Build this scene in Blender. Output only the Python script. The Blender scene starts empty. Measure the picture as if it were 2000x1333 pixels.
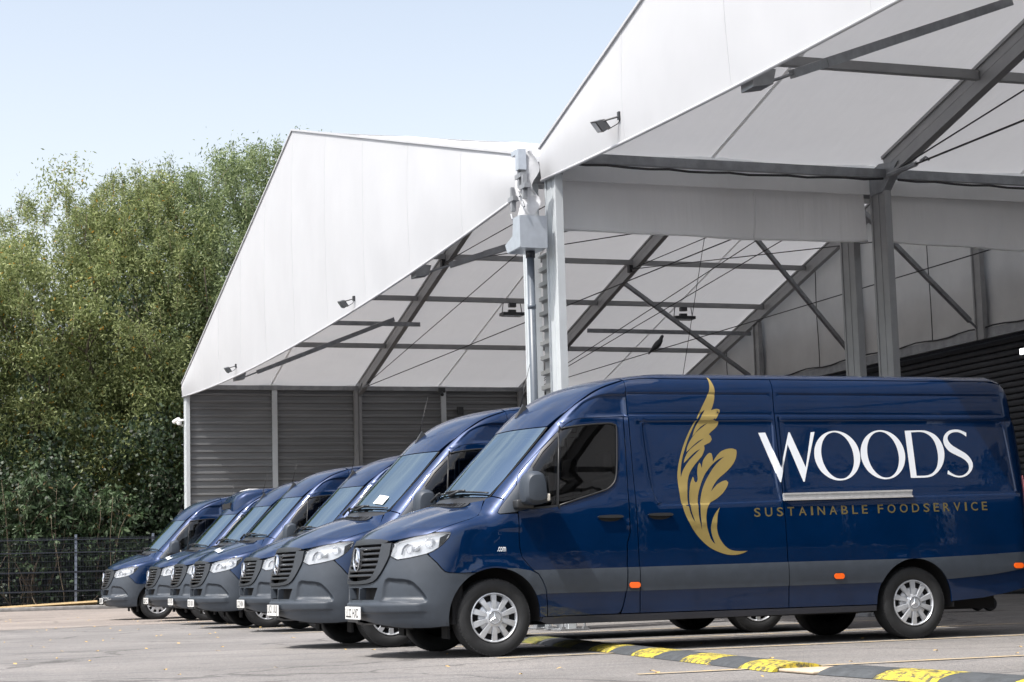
import bpy, bmesh, math, random, json
import numpy as np
from mathutils import Vector, Matrix
from mathutils.geometry import delaunay_2d_cdt

sc = bpy.context.scene
COL = sc.collection
R = math.radians
rng = np.random.default_rng(7)
random.seed(7)

# ---------------------------------------------------------------- camera
CAM_F, CAM_YAW, CAM_PITCH, CAM_ROLL, CAM_H = 3631.315, 1.2308396, 0.1252715, 0.0276200, 0.72228
def cam_axes():
    cy, sy = math.cos(CAM_YAW), math.sin(CAM_YAW)
    f = np.array([-sy*math.cos(CAM_PITCH), cy*math.cos(CAM_PITCH), math.sin(CAM_PITCH)])
    r = np.array([cy, sy, 0.0]); u = np.cross(r, f)
    r2 = math.cos(CAM_ROLL)*r - math.sin(CAM_ROLL)*u
    u2 = math.sin(CAM_ROLL)*r + math.cos(CAM_ROLL)*u
    return r2, u2, f
cr, cu, cf = cam_axes()
cam = bpy.data.cameras.new("camera")
cam.sensor_width = 36.0
cam.lens = CAM_F/2000*36.0
cam.clip_start = 0.1
cam.clip_end = 2000
camo = bpy.data.objects.new("camera", cam)
M = Matrix(((cr[0], cu[0], -cf[0], 0), (cr[1], cu[1], -cf[1], 0), (cr[2], cu[2], -cf[2], CAM_H), (0, 0, 0, 1)))
camo.matrix_world = M
COL.objects.link(camo)
sc.camera = camo

# ---------------------------------------------------------------- sky, sun, exposure
SUN = Vector((0.23, -0.56, 1.0)).normalized()        # direction towards the sun
el = math.asin(SUN.z); az = math.atan2(SUN.x, SUN.y)
w = bpy.data.worlds.new("World"); sc.world = w; w.use_nodes = True
nt = w.node_tree
sky = nt.nodes.new("ShaderNodeTexSky"); sky.sky_type = 'NISHITA'; sky.sun_disc = False
sky.sun_elevation = el; sky.sun_rotation = az
sky.air_density = 1.0; sky.dust_density = 5.0; sky.ozone_density = 1.2; sky.altitude = 0
bg = nt.nodes["Background"]; bg.inputs["Strength"].default_value = 0.15
bw_ = nt.nodes.new("ShaderNodeRGBToBW"); nt.links.new(sky.outputs[0], bw_.inputs[0])
hz = nt.nodes.new("ShaderNodeMix"); hz.data_type = 'RGBA'                    # thin bright haze veiling the blue
gain = nt.nodes.new("ShaderNodeMix"); gain.data_type = 'RGBA'; gain.blend_type = 'MULTIPLY'; gain.inputs[0].default_value = 1.0
nt.links.new(bw_.outputs[0], gain.inputs[6]); gain.inputs[7].default_value = (1.62, 1.70, 1.76, 1)
tcw = nt.nodes.new("ShaderNodeTexCoord"); sep = nt.nodes.new("ShaderNodeSeparateXYZ"); nt.links.new(tcw.outputs["Generated"], sep.inputs[0])
mrw = nt.nodes.new("ShaderNodeValToRGB"); mrw.color_ramp.elements[0].position = 0.0; mrw.color_ramp.elements[0].color = (.90, .90, .90, 1)
mrw.color_ramp.elements[1].position = .75; mrw.color_ramp.elements[1].color = (.08, .08, .08, 1)
e_ = mrw.color_ramp.elements.new(.34); e_.color = (.46, .46, .46, 1)
nt.links.new(sep.outputs[2], mrw.inputs[0])
nt.links.new(mrw.outputs[0], hz.inputs[0]); nt.links.new(sky.outputs[0], hz.inputs[6]); nt.links.new(gain.outputs[2], hz.inputs[7])
# broken white cloud high above the frame (it shows in the bonnets and windscreens)
dv = nt.nodes.new("ShaderNodeVectorMath"); dv.operation = 'DIVIDE'; ad = nt.nodes.new("ShaderNodeMath"); ad.operation = 'ADD'; ad.inputs[1].default_value = .12
mxz = nt.nodes.new("ShaderNodeMath"); mxz.operation = 'MAXIMUM'; mxz.inputs[1].default_value = .02
nt.links.new(sep.outputs[2], mxz.inputs[0]); nt.links.new(mxz.outputs[0], ad.inputs[0]); cmb = nt.nodes.new("ShaderNodeCombineXYZ")
for i in range(3): nt.links.new(ad.outputs[0], cmb.inputs[i])
nt.links.new(tcw.outputs["Generated"], dv.inputs[0]); nt.links.new(cmb.outputs[0], dv.inputs[1])
nzc = nt.nodes.new("ShaderNodeTexNoise"); nzc.inputs["Scale"].default_value = 1.5; nzc.inputs["Detail"].default_value = 9.0; nzc.inputs["Roughness"].default_value = .58
nt.links.new(dv.outputs[0], nzc.inputs["Vector"])
rc = nt.nodes.new("ShaderNodeValToRGB"); rc.color_ramp.elements[0].position = .47; rc.color_ramp.elements[0].color = (0, 0, 0, 1); rc.color_ramp.elements[1].position = .62; rc.color_ramp.elements[1].color = (.85, .85, .85, 1)
nt.links.new(nzc.outputs["Fac"], rc.inputs[0])
re = nt.nodes.new("ShaderNodeMapRange"); re.inputs["From Min"].default_value = .34; re.inputs["From Max"].default_value = .52; nt.links.new(sep.outputs[2], re.inputs["Value"])
mc = nt.nodes.new("ShaderNodeMath"); mc.operation = 'MULTIPLY'; nt.links.new(rc.outputs[0], mc.inputs[0]); nt.links.new(re.outputs[0], mc.inputs[1])
cm = nt.nodes.new("ShaderNodeMix"); cm.data_type = 'RGBA'; nt.links.new(mc.outputs[0], cm.inputs[0]); nt.links.new(hz.outputs[2], cm.inputs[6]); cm.inputs[7].default_value = (4.3, 4.45, 4.6, 1)
nt.links.new(cm.outputs[2], bg.inputs[0])
sl = bpy.data.lights.new("sun", 'SUN'); sl.energy = 3.3; sl.angle = R(0.53); sl.color = (1.0, 0.972, 0.93)
so = bpy.data.objects.new("sun", sl); COL.objects.link(so)
so.rotation_euler = SUN.to_track_quat('Z', 'Y').to_euler()
sc.view_settings.view_transform = 'Standard'
sc.view_settings.look = 'None'
sc.view_settings.exposure = 0.88
sc.view_settings.gamma = 1.0
sc.render.engine = 'CYCLES'
sc.cycles.max_bounces = 10
sc.cycles.transparent_max_bounces = 24
sc.cycles.use_denoising = True

# ---------------------------------------------------------------- materials
def mat(name, col, rough=0.5, metal=0.0, coat=0.0, spec=0.5, **kw):
    m = bpy.data.materials.new(name); m.use_nodes = True
    b = m.node_tree.nodes["Principled BSDF"]
    b.inputs["Base Color"].default_value = (*col, 1)
    b.inputs["Roughness"].default_value = rough
    b.inputs["Metallic"].default_value = metal
    b.inputs["Coat Weight"].default_value = coat
    b.inputs["Coat Roughness"].default_value = kw.get("coat_rough", 0.03)
    b.inputs["Specular IOR Level"].default_value = spec
    if "emit" in kw:
        b.inputs["Emission Color"].default_value = (*kw["emit"], 1)
        b.inputs["Emission Strength"].default_value = kw.get("emit_s", 1.0)
    return m
def N(m, typ, **ins):
    n = m.node_tree.nodes.new(typ)
    for k, v in ins.items():
        if k in n.inputs: n.inputs[k].default_value = v
        else: setattr(n, k, v)
    return n
def L(m, a, ao, b, bi): m.node_tree.links.new(a.outputs[ao], b.inputs[bi])
def pbsdf(m): return m.node_tree.nodes["Principled BSDF"]
def ramp(m, stops, src, out="Fac"):
    r = N(m, "ShaderNodeValToRGB")
    e = r.color_ramp.elements
    while len(e) < len(stops): e.new(0.5)
    for i, (p, c) in enumerate(stops):
        e[i].position = p; e[i].color = (*c, 1) if len(c) == 3 else c
    L(m, src, out, r, "Fac")
    return r
def grain(m, col, var=0.25, scale=6.0, detail=6.0, bump=0.0, bscale=60.0, rough_var=0.0, coord="Object", stretch=(1,1,1)):
    """uneven colour and fine relief over a plain principled material"""
    tc = N(m, "ShaderNodeTexCoord"); mp = N(m, "ShaderNodeMapping"); mp.inputs["Scale"].default_value = stretch
    L(m, tc, coord, mp, "Vector")
    n = N(m, "ShaderNodeTexNoise", Scale=scale, Detail=detail, Roughness=0.6); L(m, mp, "Vector", n, "Vector")
    lo = tuple(c*(1-var) for c in col); hi = tuple(min(1, c*(1+var)) for c in col)
    r = ramp(m, [(0.3, lo), (0.7, hi)], n)
    b = pbsdf(m); L(m, r, "Color", b, "Base Color")
    if rough_var:
        mr = N(m, "ShaderNodeMapRange"); r0 = b.inputs["Roughness"].default_value
        mr.inputs["To Min"].default_value = max(0, r0-rough_var); mr.inputs["To Max"].default_value = min(1, r0+rough_var)
        L(m, n, "Fac", mr, "Value"); L(m, mr, "Result", b, "Roughness")
    if bump:
        n2 = N(m, "ShaderNodeTexNoise", Scale=bscale, Detail=4.0); L(m, mp, "Vector", n2, "Vector")
        bp = N(m, "ShaderNodeBump", Strength=bump, Distance=0.01); L(m, n2, "Fac", bp, "Height"); L(m, bp, "Normal", b, "Normal")
    return m
def glass(name, tint, ior=1.55, rough=0.0, refl=(1, 1, 1)):
    m = bpy.data.materials.new(name); m.use_nodes = True
    t = m.node_tree; t.nodes.remove(t.nodes["Principled BSDF"]); out = t.nodes["Material Output"]
    tr = N(m, "ShaderNodeBsdfTransparent"); tr.inputs[0].default_value = (*tint, 1)
    gl = N(m, "ShaderNodeBsdfGlossy", Roughness=rough); gl.inputs[0].default_value = (*refl, 1)
    fr = N(m, "ShaderNodeFresnel", IOR=ior); mx = N(m, "ShaderNodeMixShader")
    L(m, fr, "Fac", mx, 0); L(m, tr, "BSDF", mx, 1); L(m, gl, "BSDF", mx, 2); L(m, mx, "Shader", out, "Surface")
    return m

# ---------------------------------------------------------------- mesh helpers
def tag(o, label=None, cat=None, group=None, kind=None):
    if label: o["label"] = label
    if cat: o["category"] = cat
    if group: o["group"] = group
    if kind: o["kind"] = kind
    return o
def link(name, data, parent=None, loc=None):
    o = bpy.data.objects.new(name, data); COL.objects.link(o)
    if parent is not None: o.parent = parent
    if loc is not None: o.location = loc
    return o
def empty(name, loc=(0, 0, 0)):
    o = bpy.data.objects.new(name, None); COL.objects.link(o); o.location = loc; o.empty_display_size = 0.2
    return o
def mesh(name, V, Fc, m=None, smooth=True, normals=None, fm=None):
    me = bpy.data.meshes.new(name)
    me.from_pydata([tuple(map(float, v)) for v in V], [], [tuple(map(int, f)) for f in Fc])
    for x in (m if isinstance(m, (list, tuple)) else [m]):
        if x is not None: me.materials.append(x)
    if fm is not None: me.polygons.foreach_set("material_index", np.asarray(fm, np.int32))
    me.polygons.foreach_set("use_smooth", np.full(len(me.polygons), bool(smooth)))
    me.update()
    if normals is not None:
        li = np.empty(len(me.loops), np.int32); me.loops.foreach_get("vertex_index", li)
        me.normals_split_custom_set(np.asarray(normals, np.float32)[li].tolist())
    return me
class MB:
    """collects simple shapes into one mesh"""
    def __init__(s): s.V = []; s.F = []
    def add(s, V, Fc):
        b = len(s.V); s.V += [tuple(map(float, v)) for v in V]; s.F += [tuple(i+b for i in f) for f in Fc]; return s
    def box(s, a, b):
        x0, y0, z0 = a; x1, y1, z1 = b
        return s.add([(x0,y0,z0),(x1,y0,z0),(x1,y1,z0),(x0,y1,z0),(x0,y0,z1),(x1,y0,z1),(x1,y1,z1),(x0,y1,z1)],
                     [(0,3,2,1),(4,5,6,7),(0,1,5,4),(1,2,6,5),(2,3,7,6),(3,0,4,7)])
    def bar(s, p, q, w, h, up=(0, 0, 1)):
        """box beam from p to q: w across, h along up"""
        p = Vector(p); q = Vector(q); d = (q-p).normalized(); u = Vector(up)
        sd = d.cross(u)
        if sd.length < 1e-5: sd = d.cross(Vector((1, 0, 0)))
        sd.normalize(); u = sd.cross(d).normalized()
        c = [(-w/2, -h/2), (w/2, -h/2), (w/2, h/2), (-w/2, h/2)]
        V = [p+sd*a+u*b for a, b in c]+[q+sd*a+u*b for a, b in c]
        return s.add(V, [(3,2,1,0),(4,5,6,7),(0,1,5,4),(1,2,6,5),(2,3,7,6),(3,0,4,7)])
    def tube(s, pts, r, n=8, cap=True):
        pts = [Vector(p) for p in pts]; V = []; Fc = []
        rr = r if isinstance(r, (list, tuple)) else [r]*len(pts)
        d = (pts[1]-pts[0]).normalized(); a = d.orthogonal().normalized()
        for i, p in enumerate(pts):
            d = ((pts[min(i+1, len(pts)-1)]-pts[max(i-1, 0)])).normalized()
            a = (a-d*a.dot(d)).normalized(); b = d.cross(a)
            V += [p+(a*math.cos(t)+b*math.sin(t))*rr[i] for t in [2*math.pi*k/n for k in range(n)]]
        for i in range(len(pts)-1):
            for k in range(n):
                Fc.append((i*n+k, i*n+(k+1) % n, (i+1)*n+(k+1) % n, (i+1)*n+k))
        if cap: Fc += [tuple(range(n))[::-1], tuple((len(pts)-1)*n+k for k in range(n))]
        return s.add(V, Fc)
    def prism(s, poly, axis, a, b):
        """extrude a 2D polygon (list of pairs) along axis 0/1/2 from a to b"""
        def P(u, v, t): return ((t, u, v), (u, t, v), (u, v, t))[axis]
        n = len(poly); V = [P(u, v, a) for u, v in poly]+[P(u, v, b) for u, v in poly]
        Fc = [tuple(range(n))[::-1], tuple(range(n, 2*n))]+[(i, (i+1) % n, n+(i+1) % n, n+i) for i in range(n)]
        return s.add(V, Fc)
    def lathe(s, prof, axis='x', n=40, close=False):
        """revolve (radius, along) profile round an axis through the origin"""
        V = []; Fc = []; k = len(prof)
        for j in range(n):
            t = 2*math.pi*j/n; c, sn = math.cos(t), math.sin(t)
            for r, h in prof:
                V.append((h, r*c, r*sn) if axis == 'x' else (r*c, r*sn, h) if axis == 'z' else (r*c, h, r*sn))
        for j in range(n):
            for i in range(k-1):
                Fc.append((j*k+i, j*k+i+1, ((j+1) % n)*k+i+1, ((j+1) % n)*k+i))
        return s.add(V, Fc)
    def mesh(s, name, m, smooth=False, recalc=True):
        me = bpy.data.meshes.new(name)
        me.from_pydata(s.V, [], s.F)
        if recalc:
            bm = bmesh.new(); bm.from_mesh(me); bmesh.ops.recalc_face_normals(bm, faces=bm.faces); bm.to_mesh(me); bm.free()
        for x in (m if isinstance(m, (list, tuple)) else [m]):
            if x is not None: me.materials.append(x)
        me.polygons.foreach_set("use_smooth", np.full(len(me.polygons), bool(smooth)))
        if smooth == 'auto':
            me.set_sharp_from_angle(angle=R(35))
        me.update()
        return me
    def build(s, name, m, parent=None, loc=None, smooth=False):
        return link(name, s.mesh(name, m, smooth), parent, loc)
def rounded(me, w, seg=3):
    """bevel all edges of a mesh"""
    bm = bmesh.new(); bm.from_mesh(me)
    bmesh.ops.bevel(bm, geom=list(bm.edges), offset=w, segments=seg, profile=0.5, affect='EDGES')
    bm.to_mesh(me); bm.free(); me.polygons.foreach_set("use_smooth", np.full(len(me.polygons), True)); me.update()
    return me
def copy_tree(o, parent=None):
    c = o.copy(); COL.objects.link(c)
    if parent is not None: c.parent = parent
    for ch in KIDS.get(o.name, []): 
        copy_tree(ch, c)
    return c
KIDS = {}
def index_kids():
    KIDS.clear()
    for o in sc.objects:
        if o.parent: KIDS.setdefault(o.parent.name, []).append(o)
# ================================================================ setting
# ---- materials
def asphalt(name, base, tint):
    m = mat(name, base, 0.92, 0, 0, .3); b = pbsdf(m)
    tc = N(m, "ShaderNodeTexCoord")
    n1 = N(m, "ShaderNodeTexNoise", Scale=.35, Detail=6.0, Roughness=.62); L(m, tc, "Object", n1, "Vector")
    r1 = ramp(m, [(.30, tuple(c*.78 for c in base)), (.52, base), (.72, tint)], n1)
    v = N(m, "ShaderNodeTexVoronoi", Scale=95.0); L(m, tc, "Object", v, "Vector")
    r2 = ramp(m, [(0.0, (.62, .62, .62)), (.5, (1, 1, 1)), (1, (1.35, 1.34, 1.32))], v, "Color")
    n3 = N(m, "ShaderNodeTexNoise", Scale=38.0, Detail=4.0, Roughness=.7); L(m, tc, "Object", n3, "Vector")
    r3 = ramp(m, [(.3, (.74, .74, .75)), (.7, (1.22, 1.21, 1.20))], n3)
    mp = N(m, "ShaderNodeMapping"); mp.inputs["Scale"].default_value = (2.2, .28, 1); L(m, tc, "Object", mp, "Vector")
    n4 = N(m, "ShaderNodeTexNoise", Scale=1.3, Detail=7.0, Roughness=.65, Distortion=.4); L(m, mp, "Vector", n4, "Vector")
    r4 = ramp(m, [(.30, (.66, .67, .70)), (.45, (1, 1, 1)), (.75, (1.10, 1.085, 1.06))], n4)     # scuffs and tyre trails
    wn = N(m, "ShaderNodeTexNoise", Scale=1.1, Detail=5.0); L(m, tc, "Object", wn, "Vector")
    av = N(m, "ShaderNodeVectorMath", operation='ADD'); L(m, tc, "Object", av, 0); sv_ = N(m, "ShaderNodeVectorMath", operation='SCALE'); sv_.inputs["Scale"].default_value = 1.2; L(m, wn, "Color", sv_, 0); L(m, sv_, "Vector", av, 1)
    ck = N(m, "ShaderNodeTexVoronoi", feature='DISTANCE_TO_EDGE', Scale=.21); L(m, av, "Vector", ck, "Vector")
    r5 = ramp(m, [(0.0, (.55, .55, .56)), (.006, (.70, .70, .70)), (.012, (1, 1, 1))], ck, "Distance")
    n6 = N(m, "ShaderNodeTexNoise", Scale=2.6, Detail=3.0, Roughness=.5); L(m, tc, "Object", n6, "Vector")
    r6 = ramp(m, [(.25, (.58, .57, .57)), (.34, (1, 1, 1)), (.70, (1, 1, 1)), (.80, (1.10, 1.08, 1.05))], n6)      # oil drips and pale scuffs
    mx = [N(m, "ShaderNodeMix", data_type='RGBA', blend_type='MULTIPLY') for _ in range(5)]
    prev = (r1, "Color")
    for x, r in zip(mx, (r2, r3, r4, r5, r6)):
        x.inputs["Factor"].default_value = 1.0
        L(m, prev[0], prev[1] if isinstance(prev[1], str) else prev[1], x, 6); L(m, r, "Color", x, 7); prev = (x, 2)
    m.node_tree.links.new(mx[-1].outputs[2], b.inputs["Base Color"])
    bp = N(m, "ShaderNodeBump", Strength=.5, Distance=.012); L(m, v, "Distance", bp, "Height")
    bp2 = N(m, "ShaderNodeBump", Strength=.25, Distance=.03); L(m, n4, "Fac", bp2, "Height"); L(m, bp, "Normal", bp2, "Normal"); L(m, bp2, "Normal", b, "Normal")
    return m
ASPHALT = asphalt("worn_asphalt", (.176, .170, .166), (.216, .207, .200))
ASPHALT2 = asphalt("tan_asphalt", (.225, .200, .182), (.26, .232, .21))
EARTH = grain(mat("earth", (.06, .05, .035), .95), (.06, .05, .035), .4, 1.5, 8, .4, 12)
def fabric(name, col, trans, tcol, dirt=.05, bump=.25):
    m = bpy.data.materials.new(name); m.use_nodes = True; t = m.node_tree
    b = pbsdf(m); b.inputs["Roughness"].default_value = .55; b.inputs["Specular IOR Level"].default_value = .35
    out = t.nodes["Material Output"]
    tc = N(m, "ShaderNodeTexCoord"); n = N(m, "ShaderNodeTexNoise", Scale=.8, Detail=7.0, Roughness=.6); L(m, tc, "Object", n, "Vector")
    r = ramp(m, [(.3, tuple(c*(1-dirt*1.6) for c in col)), (.65, col)], n); L(m, r, "Color", b, "Base Color")
    mp = N(m, "ShaderNodeMapping"); mp.inputs["Scale"].default_value = (.6, 3.0, .25); L(m, tc, "Object", mp, "Vector")
    n2 = N(m, "ShaderNodeTexNoise", Scale=1.6, Detail=3.0); L(m, mp, "Vector", n2, "Vector")
    bp = N(m, "ShaderNodeBump", Strength=bump, Distance=.08); L(m, n2, "Fac", bp, "Height"); L(m, bp, "Normal", b, "Normal")
    tr = N(m, "ShaderNodeBsdfTranslucent"); tr.inputs[0].default_value = (*tcol, 1)
    mx = N(m, "ShaderNodeMixShader"); mx.inputs[0].default_value = trans
    L(m, b, "BSDF", mx, 1); L(m, tr, "BSDF", mx, 2); L(m, mx, "Shader", out, "Surface")
    return m
ROOFFAB = fabric("roof_membrane", (.76, .77, .785), .20, (.58, .585, .60), .05)
GABLEFAB = fabric("gable_membrane", (.475, .485, .505), .12, (.45, .45, .46), .03, .45)
WALLFAB = fabric("back_membrane", (.62, .62, .61), .2, (.5, .5, .49), .12, .5)
VALFAB = fabric("valance_membrane", (.93, .935, .94), .42, (.95, .95, .94), .08, .5)
GALV = grain(mat("galvanised_steel", (.27, .28, .295), .45, .45), (.27, .28, .295), .22, 5, 6, .05, 60, .1)
ALUM = grain(mat("aluminium_frame", (.28, .283, .287), .45, .35), (.28, .283, .287), .1, 3, 4, .02, 40, .08)
POSTWHITE = grain(mat("pale_post", (.52, .55, .57), .45, .25), (.52, .55, .57), .06, 3, 5)
SHEET = grain(mat("profiled_sheet", (.205, .21, .215), .36, .35), (.205, .21, .215), .16, 1.3, 5, 0, 40, .08, stretch=(1, .35, 2.2))
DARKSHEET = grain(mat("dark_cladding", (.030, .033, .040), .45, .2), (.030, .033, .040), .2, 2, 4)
CABLE = mat("black_cable", (.02, .02, .022), .6)
PIPE = grain(mat("grey_pipe", (.075, .09, .11), .4), (.075, .09, .11), .1, 6, 4)
CONC = grain(mat("kerb_concrete", (.22, .21, .20), .9), (.22, .21, .20), .25, 5, 6, .3, 60)
YELLOW = mat("worn_yellow_line", (.50, .34, .10), .9)
def worn(m, base, under, lo=.42, hi=.62, sc_=9.0):
    b = pbsdf(m); tc = N(m, "ShaderNodeTexCoord"); n = N(m, "ShaderNodeTexNoise", Scale=sc_, Detail=9.0, Roughness=.75); L(m, tc, "Object", n, "Vector")
    r = ramp(m, [(lo, under), (hi, base)], n); L(m, r, "Color", b, "Base Color"); return m
worn(YELLOW, (.47, .33, .12), (.24, .215, .185), .38, .66, 7)
HUMPY = worn(mat("yellow_hump", (.50, .40, .03), .75), (.50, .40, .03), (.06, .058, .04), .43, .57, 19)
HUMPSHADE = worn(mat('shaded_mossy_hump', (.16, .15, .03), .85), (.17, .16, .03), (.05, .055, .03), .40, .6, 15)  # mossy yellow with the shade under the van painted into it
HUMPK = grain(mat("rubber_hump", (.045, .05, .055), .8), (.045, .05, .055), .3, 12, 6, .3, 90)

# ---- ground
def sheet(name, x0, x1, y0, y1, z, m, kind='structure', nx=1, ny=1):
    V = [(x0+(x1-x0)*i/nx, y0+(y1-y0)*j/ny, z) for j in range(ny+1) for i in range(nx+1)]
    Fc = [(j*(nx+1)+i, j*(nx+1)+i+1, (j+1)*(nx+1)+i+1, (j+1)*(nx+1)+i) for j in range(ny) for i in range(nx)]
    o = link(name, mesh(name, V, Fc, m, False)); tag(o, kind=kind); return o
sheet('ground', -700, 500, -600, 600, -.02, EARTH)
sheet('yard', -62.0, 60, -60, 60, 0.0, ASPHALT)
o = MB(); o.add([(-62, -60, .004), (-37.5, -60, .004), (-34.2, 2.4, .004), (-35.5, 6.4, .004), (-36.5, 24, .004), (-62, 24, .004)], [(0, 1, 2, 3, 4, 5)])
tag(o.build('yard_apron', ASPHALT2), kind='structure')
# bay lines painted on the yard
for x, y0, y1, lean in ((-12.25, 5.2, 9.6, -.1), (-15.62, 5.3, 12.2, -.15), (-18.55, 5.6, 13.0, -.12), (-21.6, 5.8, 13, -.1), (-25.9, 5.6, 13, -.1), (-29.0, 5.6, 13, -.1), (-32.3, 5.6, 13, -.1), (-35.9, 5.6, 13, -.1)):
    o = MB(); n = 24; V = []
    for i in range(n+1):
        y = y0+(y1-y0)*i/n; xx = x+lean*i/n
        j0, j1 = random.uniform(-.008, .008), random.uniform(-.008, .008)
        V += [(xx-.045+j0, y, .008), (xx+.045+j1, y, .008)]
    o.add(V, [(2*i, 2*i+1, 2*i+3, 2*i+2) for i in range(n)])
    tag(o.build('bay_line', YELLOW), kind='structure')
# kerb
o = MB(); o.box((-62.25, -60, -.01), (-62.0, 60, .13)); tag(link('kerb', rounded(o.mesh('kerb', CONC), .02, 2)), kind='structure')

# ---- speed hump of rubber modules
def hump(x0, x1, ya, yb, first, label):
    """modules from x0 to x1 (decreasing towards the far end), front edge runs from ya to yb"""
    t = empty('speed_hump', ((x0+x1)/2, (ya+yb)/2+.2, 0)); tag(t, label, 'speed hump', 'rubber speed humps across the bays')
    n = max(1, round(abs(x1-x0)/.66)); c = t.location
    for k in range(n):
        a = x0+(x1-x0)*k/n; b = x0+(x1-x0)*(k+1)/n
        def yy(x): return ya+(yb-ya)*(x-x0)/(x1-x0)
        prof = [(0, .0), (.03, .022), (.10, .045), (.18, .056), (.27, .056), (.35, .045), (.42, .022), (.45, 0)]
        mb = MB(); V = []
        xs = np.linspace(a+.004*np.sign(b-a), b-.004*np.sign(b-a), 7)
        for x in xs: V += [(x-c.x, yy(x)+p-c.y, h+.004) for p, h in prof]
        m_ = len(prof)
        Fc = [(i*m_+j, i*m_+j+1, (i+1)*m_+j+1, (i+1)*m_+j) for i in range(6) for j in range(m_-1)]+[tuple(range(m_)), tuple(6*m_+j for j in range(m_))]
        mb.add(V, Fc)
        md = mb.build('hump_module', (HUMPY if max(a, b) > -16.9 else HUMPSHADE) if (k+first) % 2 == 0 else HUMPK, t, None, 'auto')
        gv = MB()       # moulded grooves and bolt holes
        for j in range(3):
            x = a+(b-a)*(.22+.28*j); y = yy(x)
            gv.add([(x-c.x-.012, y+.07-c.y, .040), (x-c.x+.012, y+.07-c.y, .040), (x-c.x+.10, y+.20-c.y, .0625), (x-c.x+.075, y+.20-c.y, .0625)], [(0, 1, 2, 3)])
        g_ = gv.build('groove', CABLE, md)
    return t
hump(-21.1, -11.80, 6.46+.50, 6.02, 1, 'long black and yellow rubber speed hump running under the lettered van')
hump(-11.30, -7.2, 6.10, 6.3, 1, 'short black and yellow speed hump section at the right front corner')
o = MB(); o.box((-.26, -.20, 0), (.24, .22, .022)); me = rounded(o.mesh('ramp_insert', grain(mat("pale_timber", (.42, .34, .25), .85), (.42, .34, .25), .2, 8, 6, .2, 40)), .008, 2)
o = link('ramp_insert', me, None, (-11.55, 6.28, .004)); tag(o, 'pale timber slab filling the gap between two speed hump sections', 'slab')

# ---- marquees
GY, BAY = 8.621, 5.023
def memb(mb, P00, P10, P01, P11, nu, nv, sag, nrm):
    """sagging membrane between four corners"""
    P00, P10, P01, P11 = map(np.array, (P00, P10, P01, P11)); V = []
    for j in range(nv+1):
        for i in range(nu+1):
            u, v = i/nu, j/nv
            p = P00*(1-u)*(1-v)+P10*u*(1-v)+P01*(1-u)*v+P11*u*v
            V.append(p+np.array(nrm)*sag*4*v*(1-v)*(.55+.45*math.sin(u*9+1)))
    return mb.add(V, [(j*(nu+1)+i, j*(nu+1)+i+1, (j+1)*(nu+1)+i+1, (j+1)*(nu+1)+i) for j in range(nv) for i in range(nu)])
def rafter(root, p, q, h=.36, w_=.095):
    mb = MB(); p = Vector(p); q = Vector(q)
    mb.bar(p, q, w_*.78, h)
    d = (q-p).normalized(); up = Vector((0, 1, 0)).cross(d); up = up if up.z > 0 else -up
    for k in (-1, 1):
        mb.bar(p+up*k*(h/2-.02), q+up*k*(h/2-.02), w_*1.35, .045, up)
    mb.bar(p+up*.02, q+up*.02, w_*.86, .03, up)
    return mb.build('rafter', ALUM, root)
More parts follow.
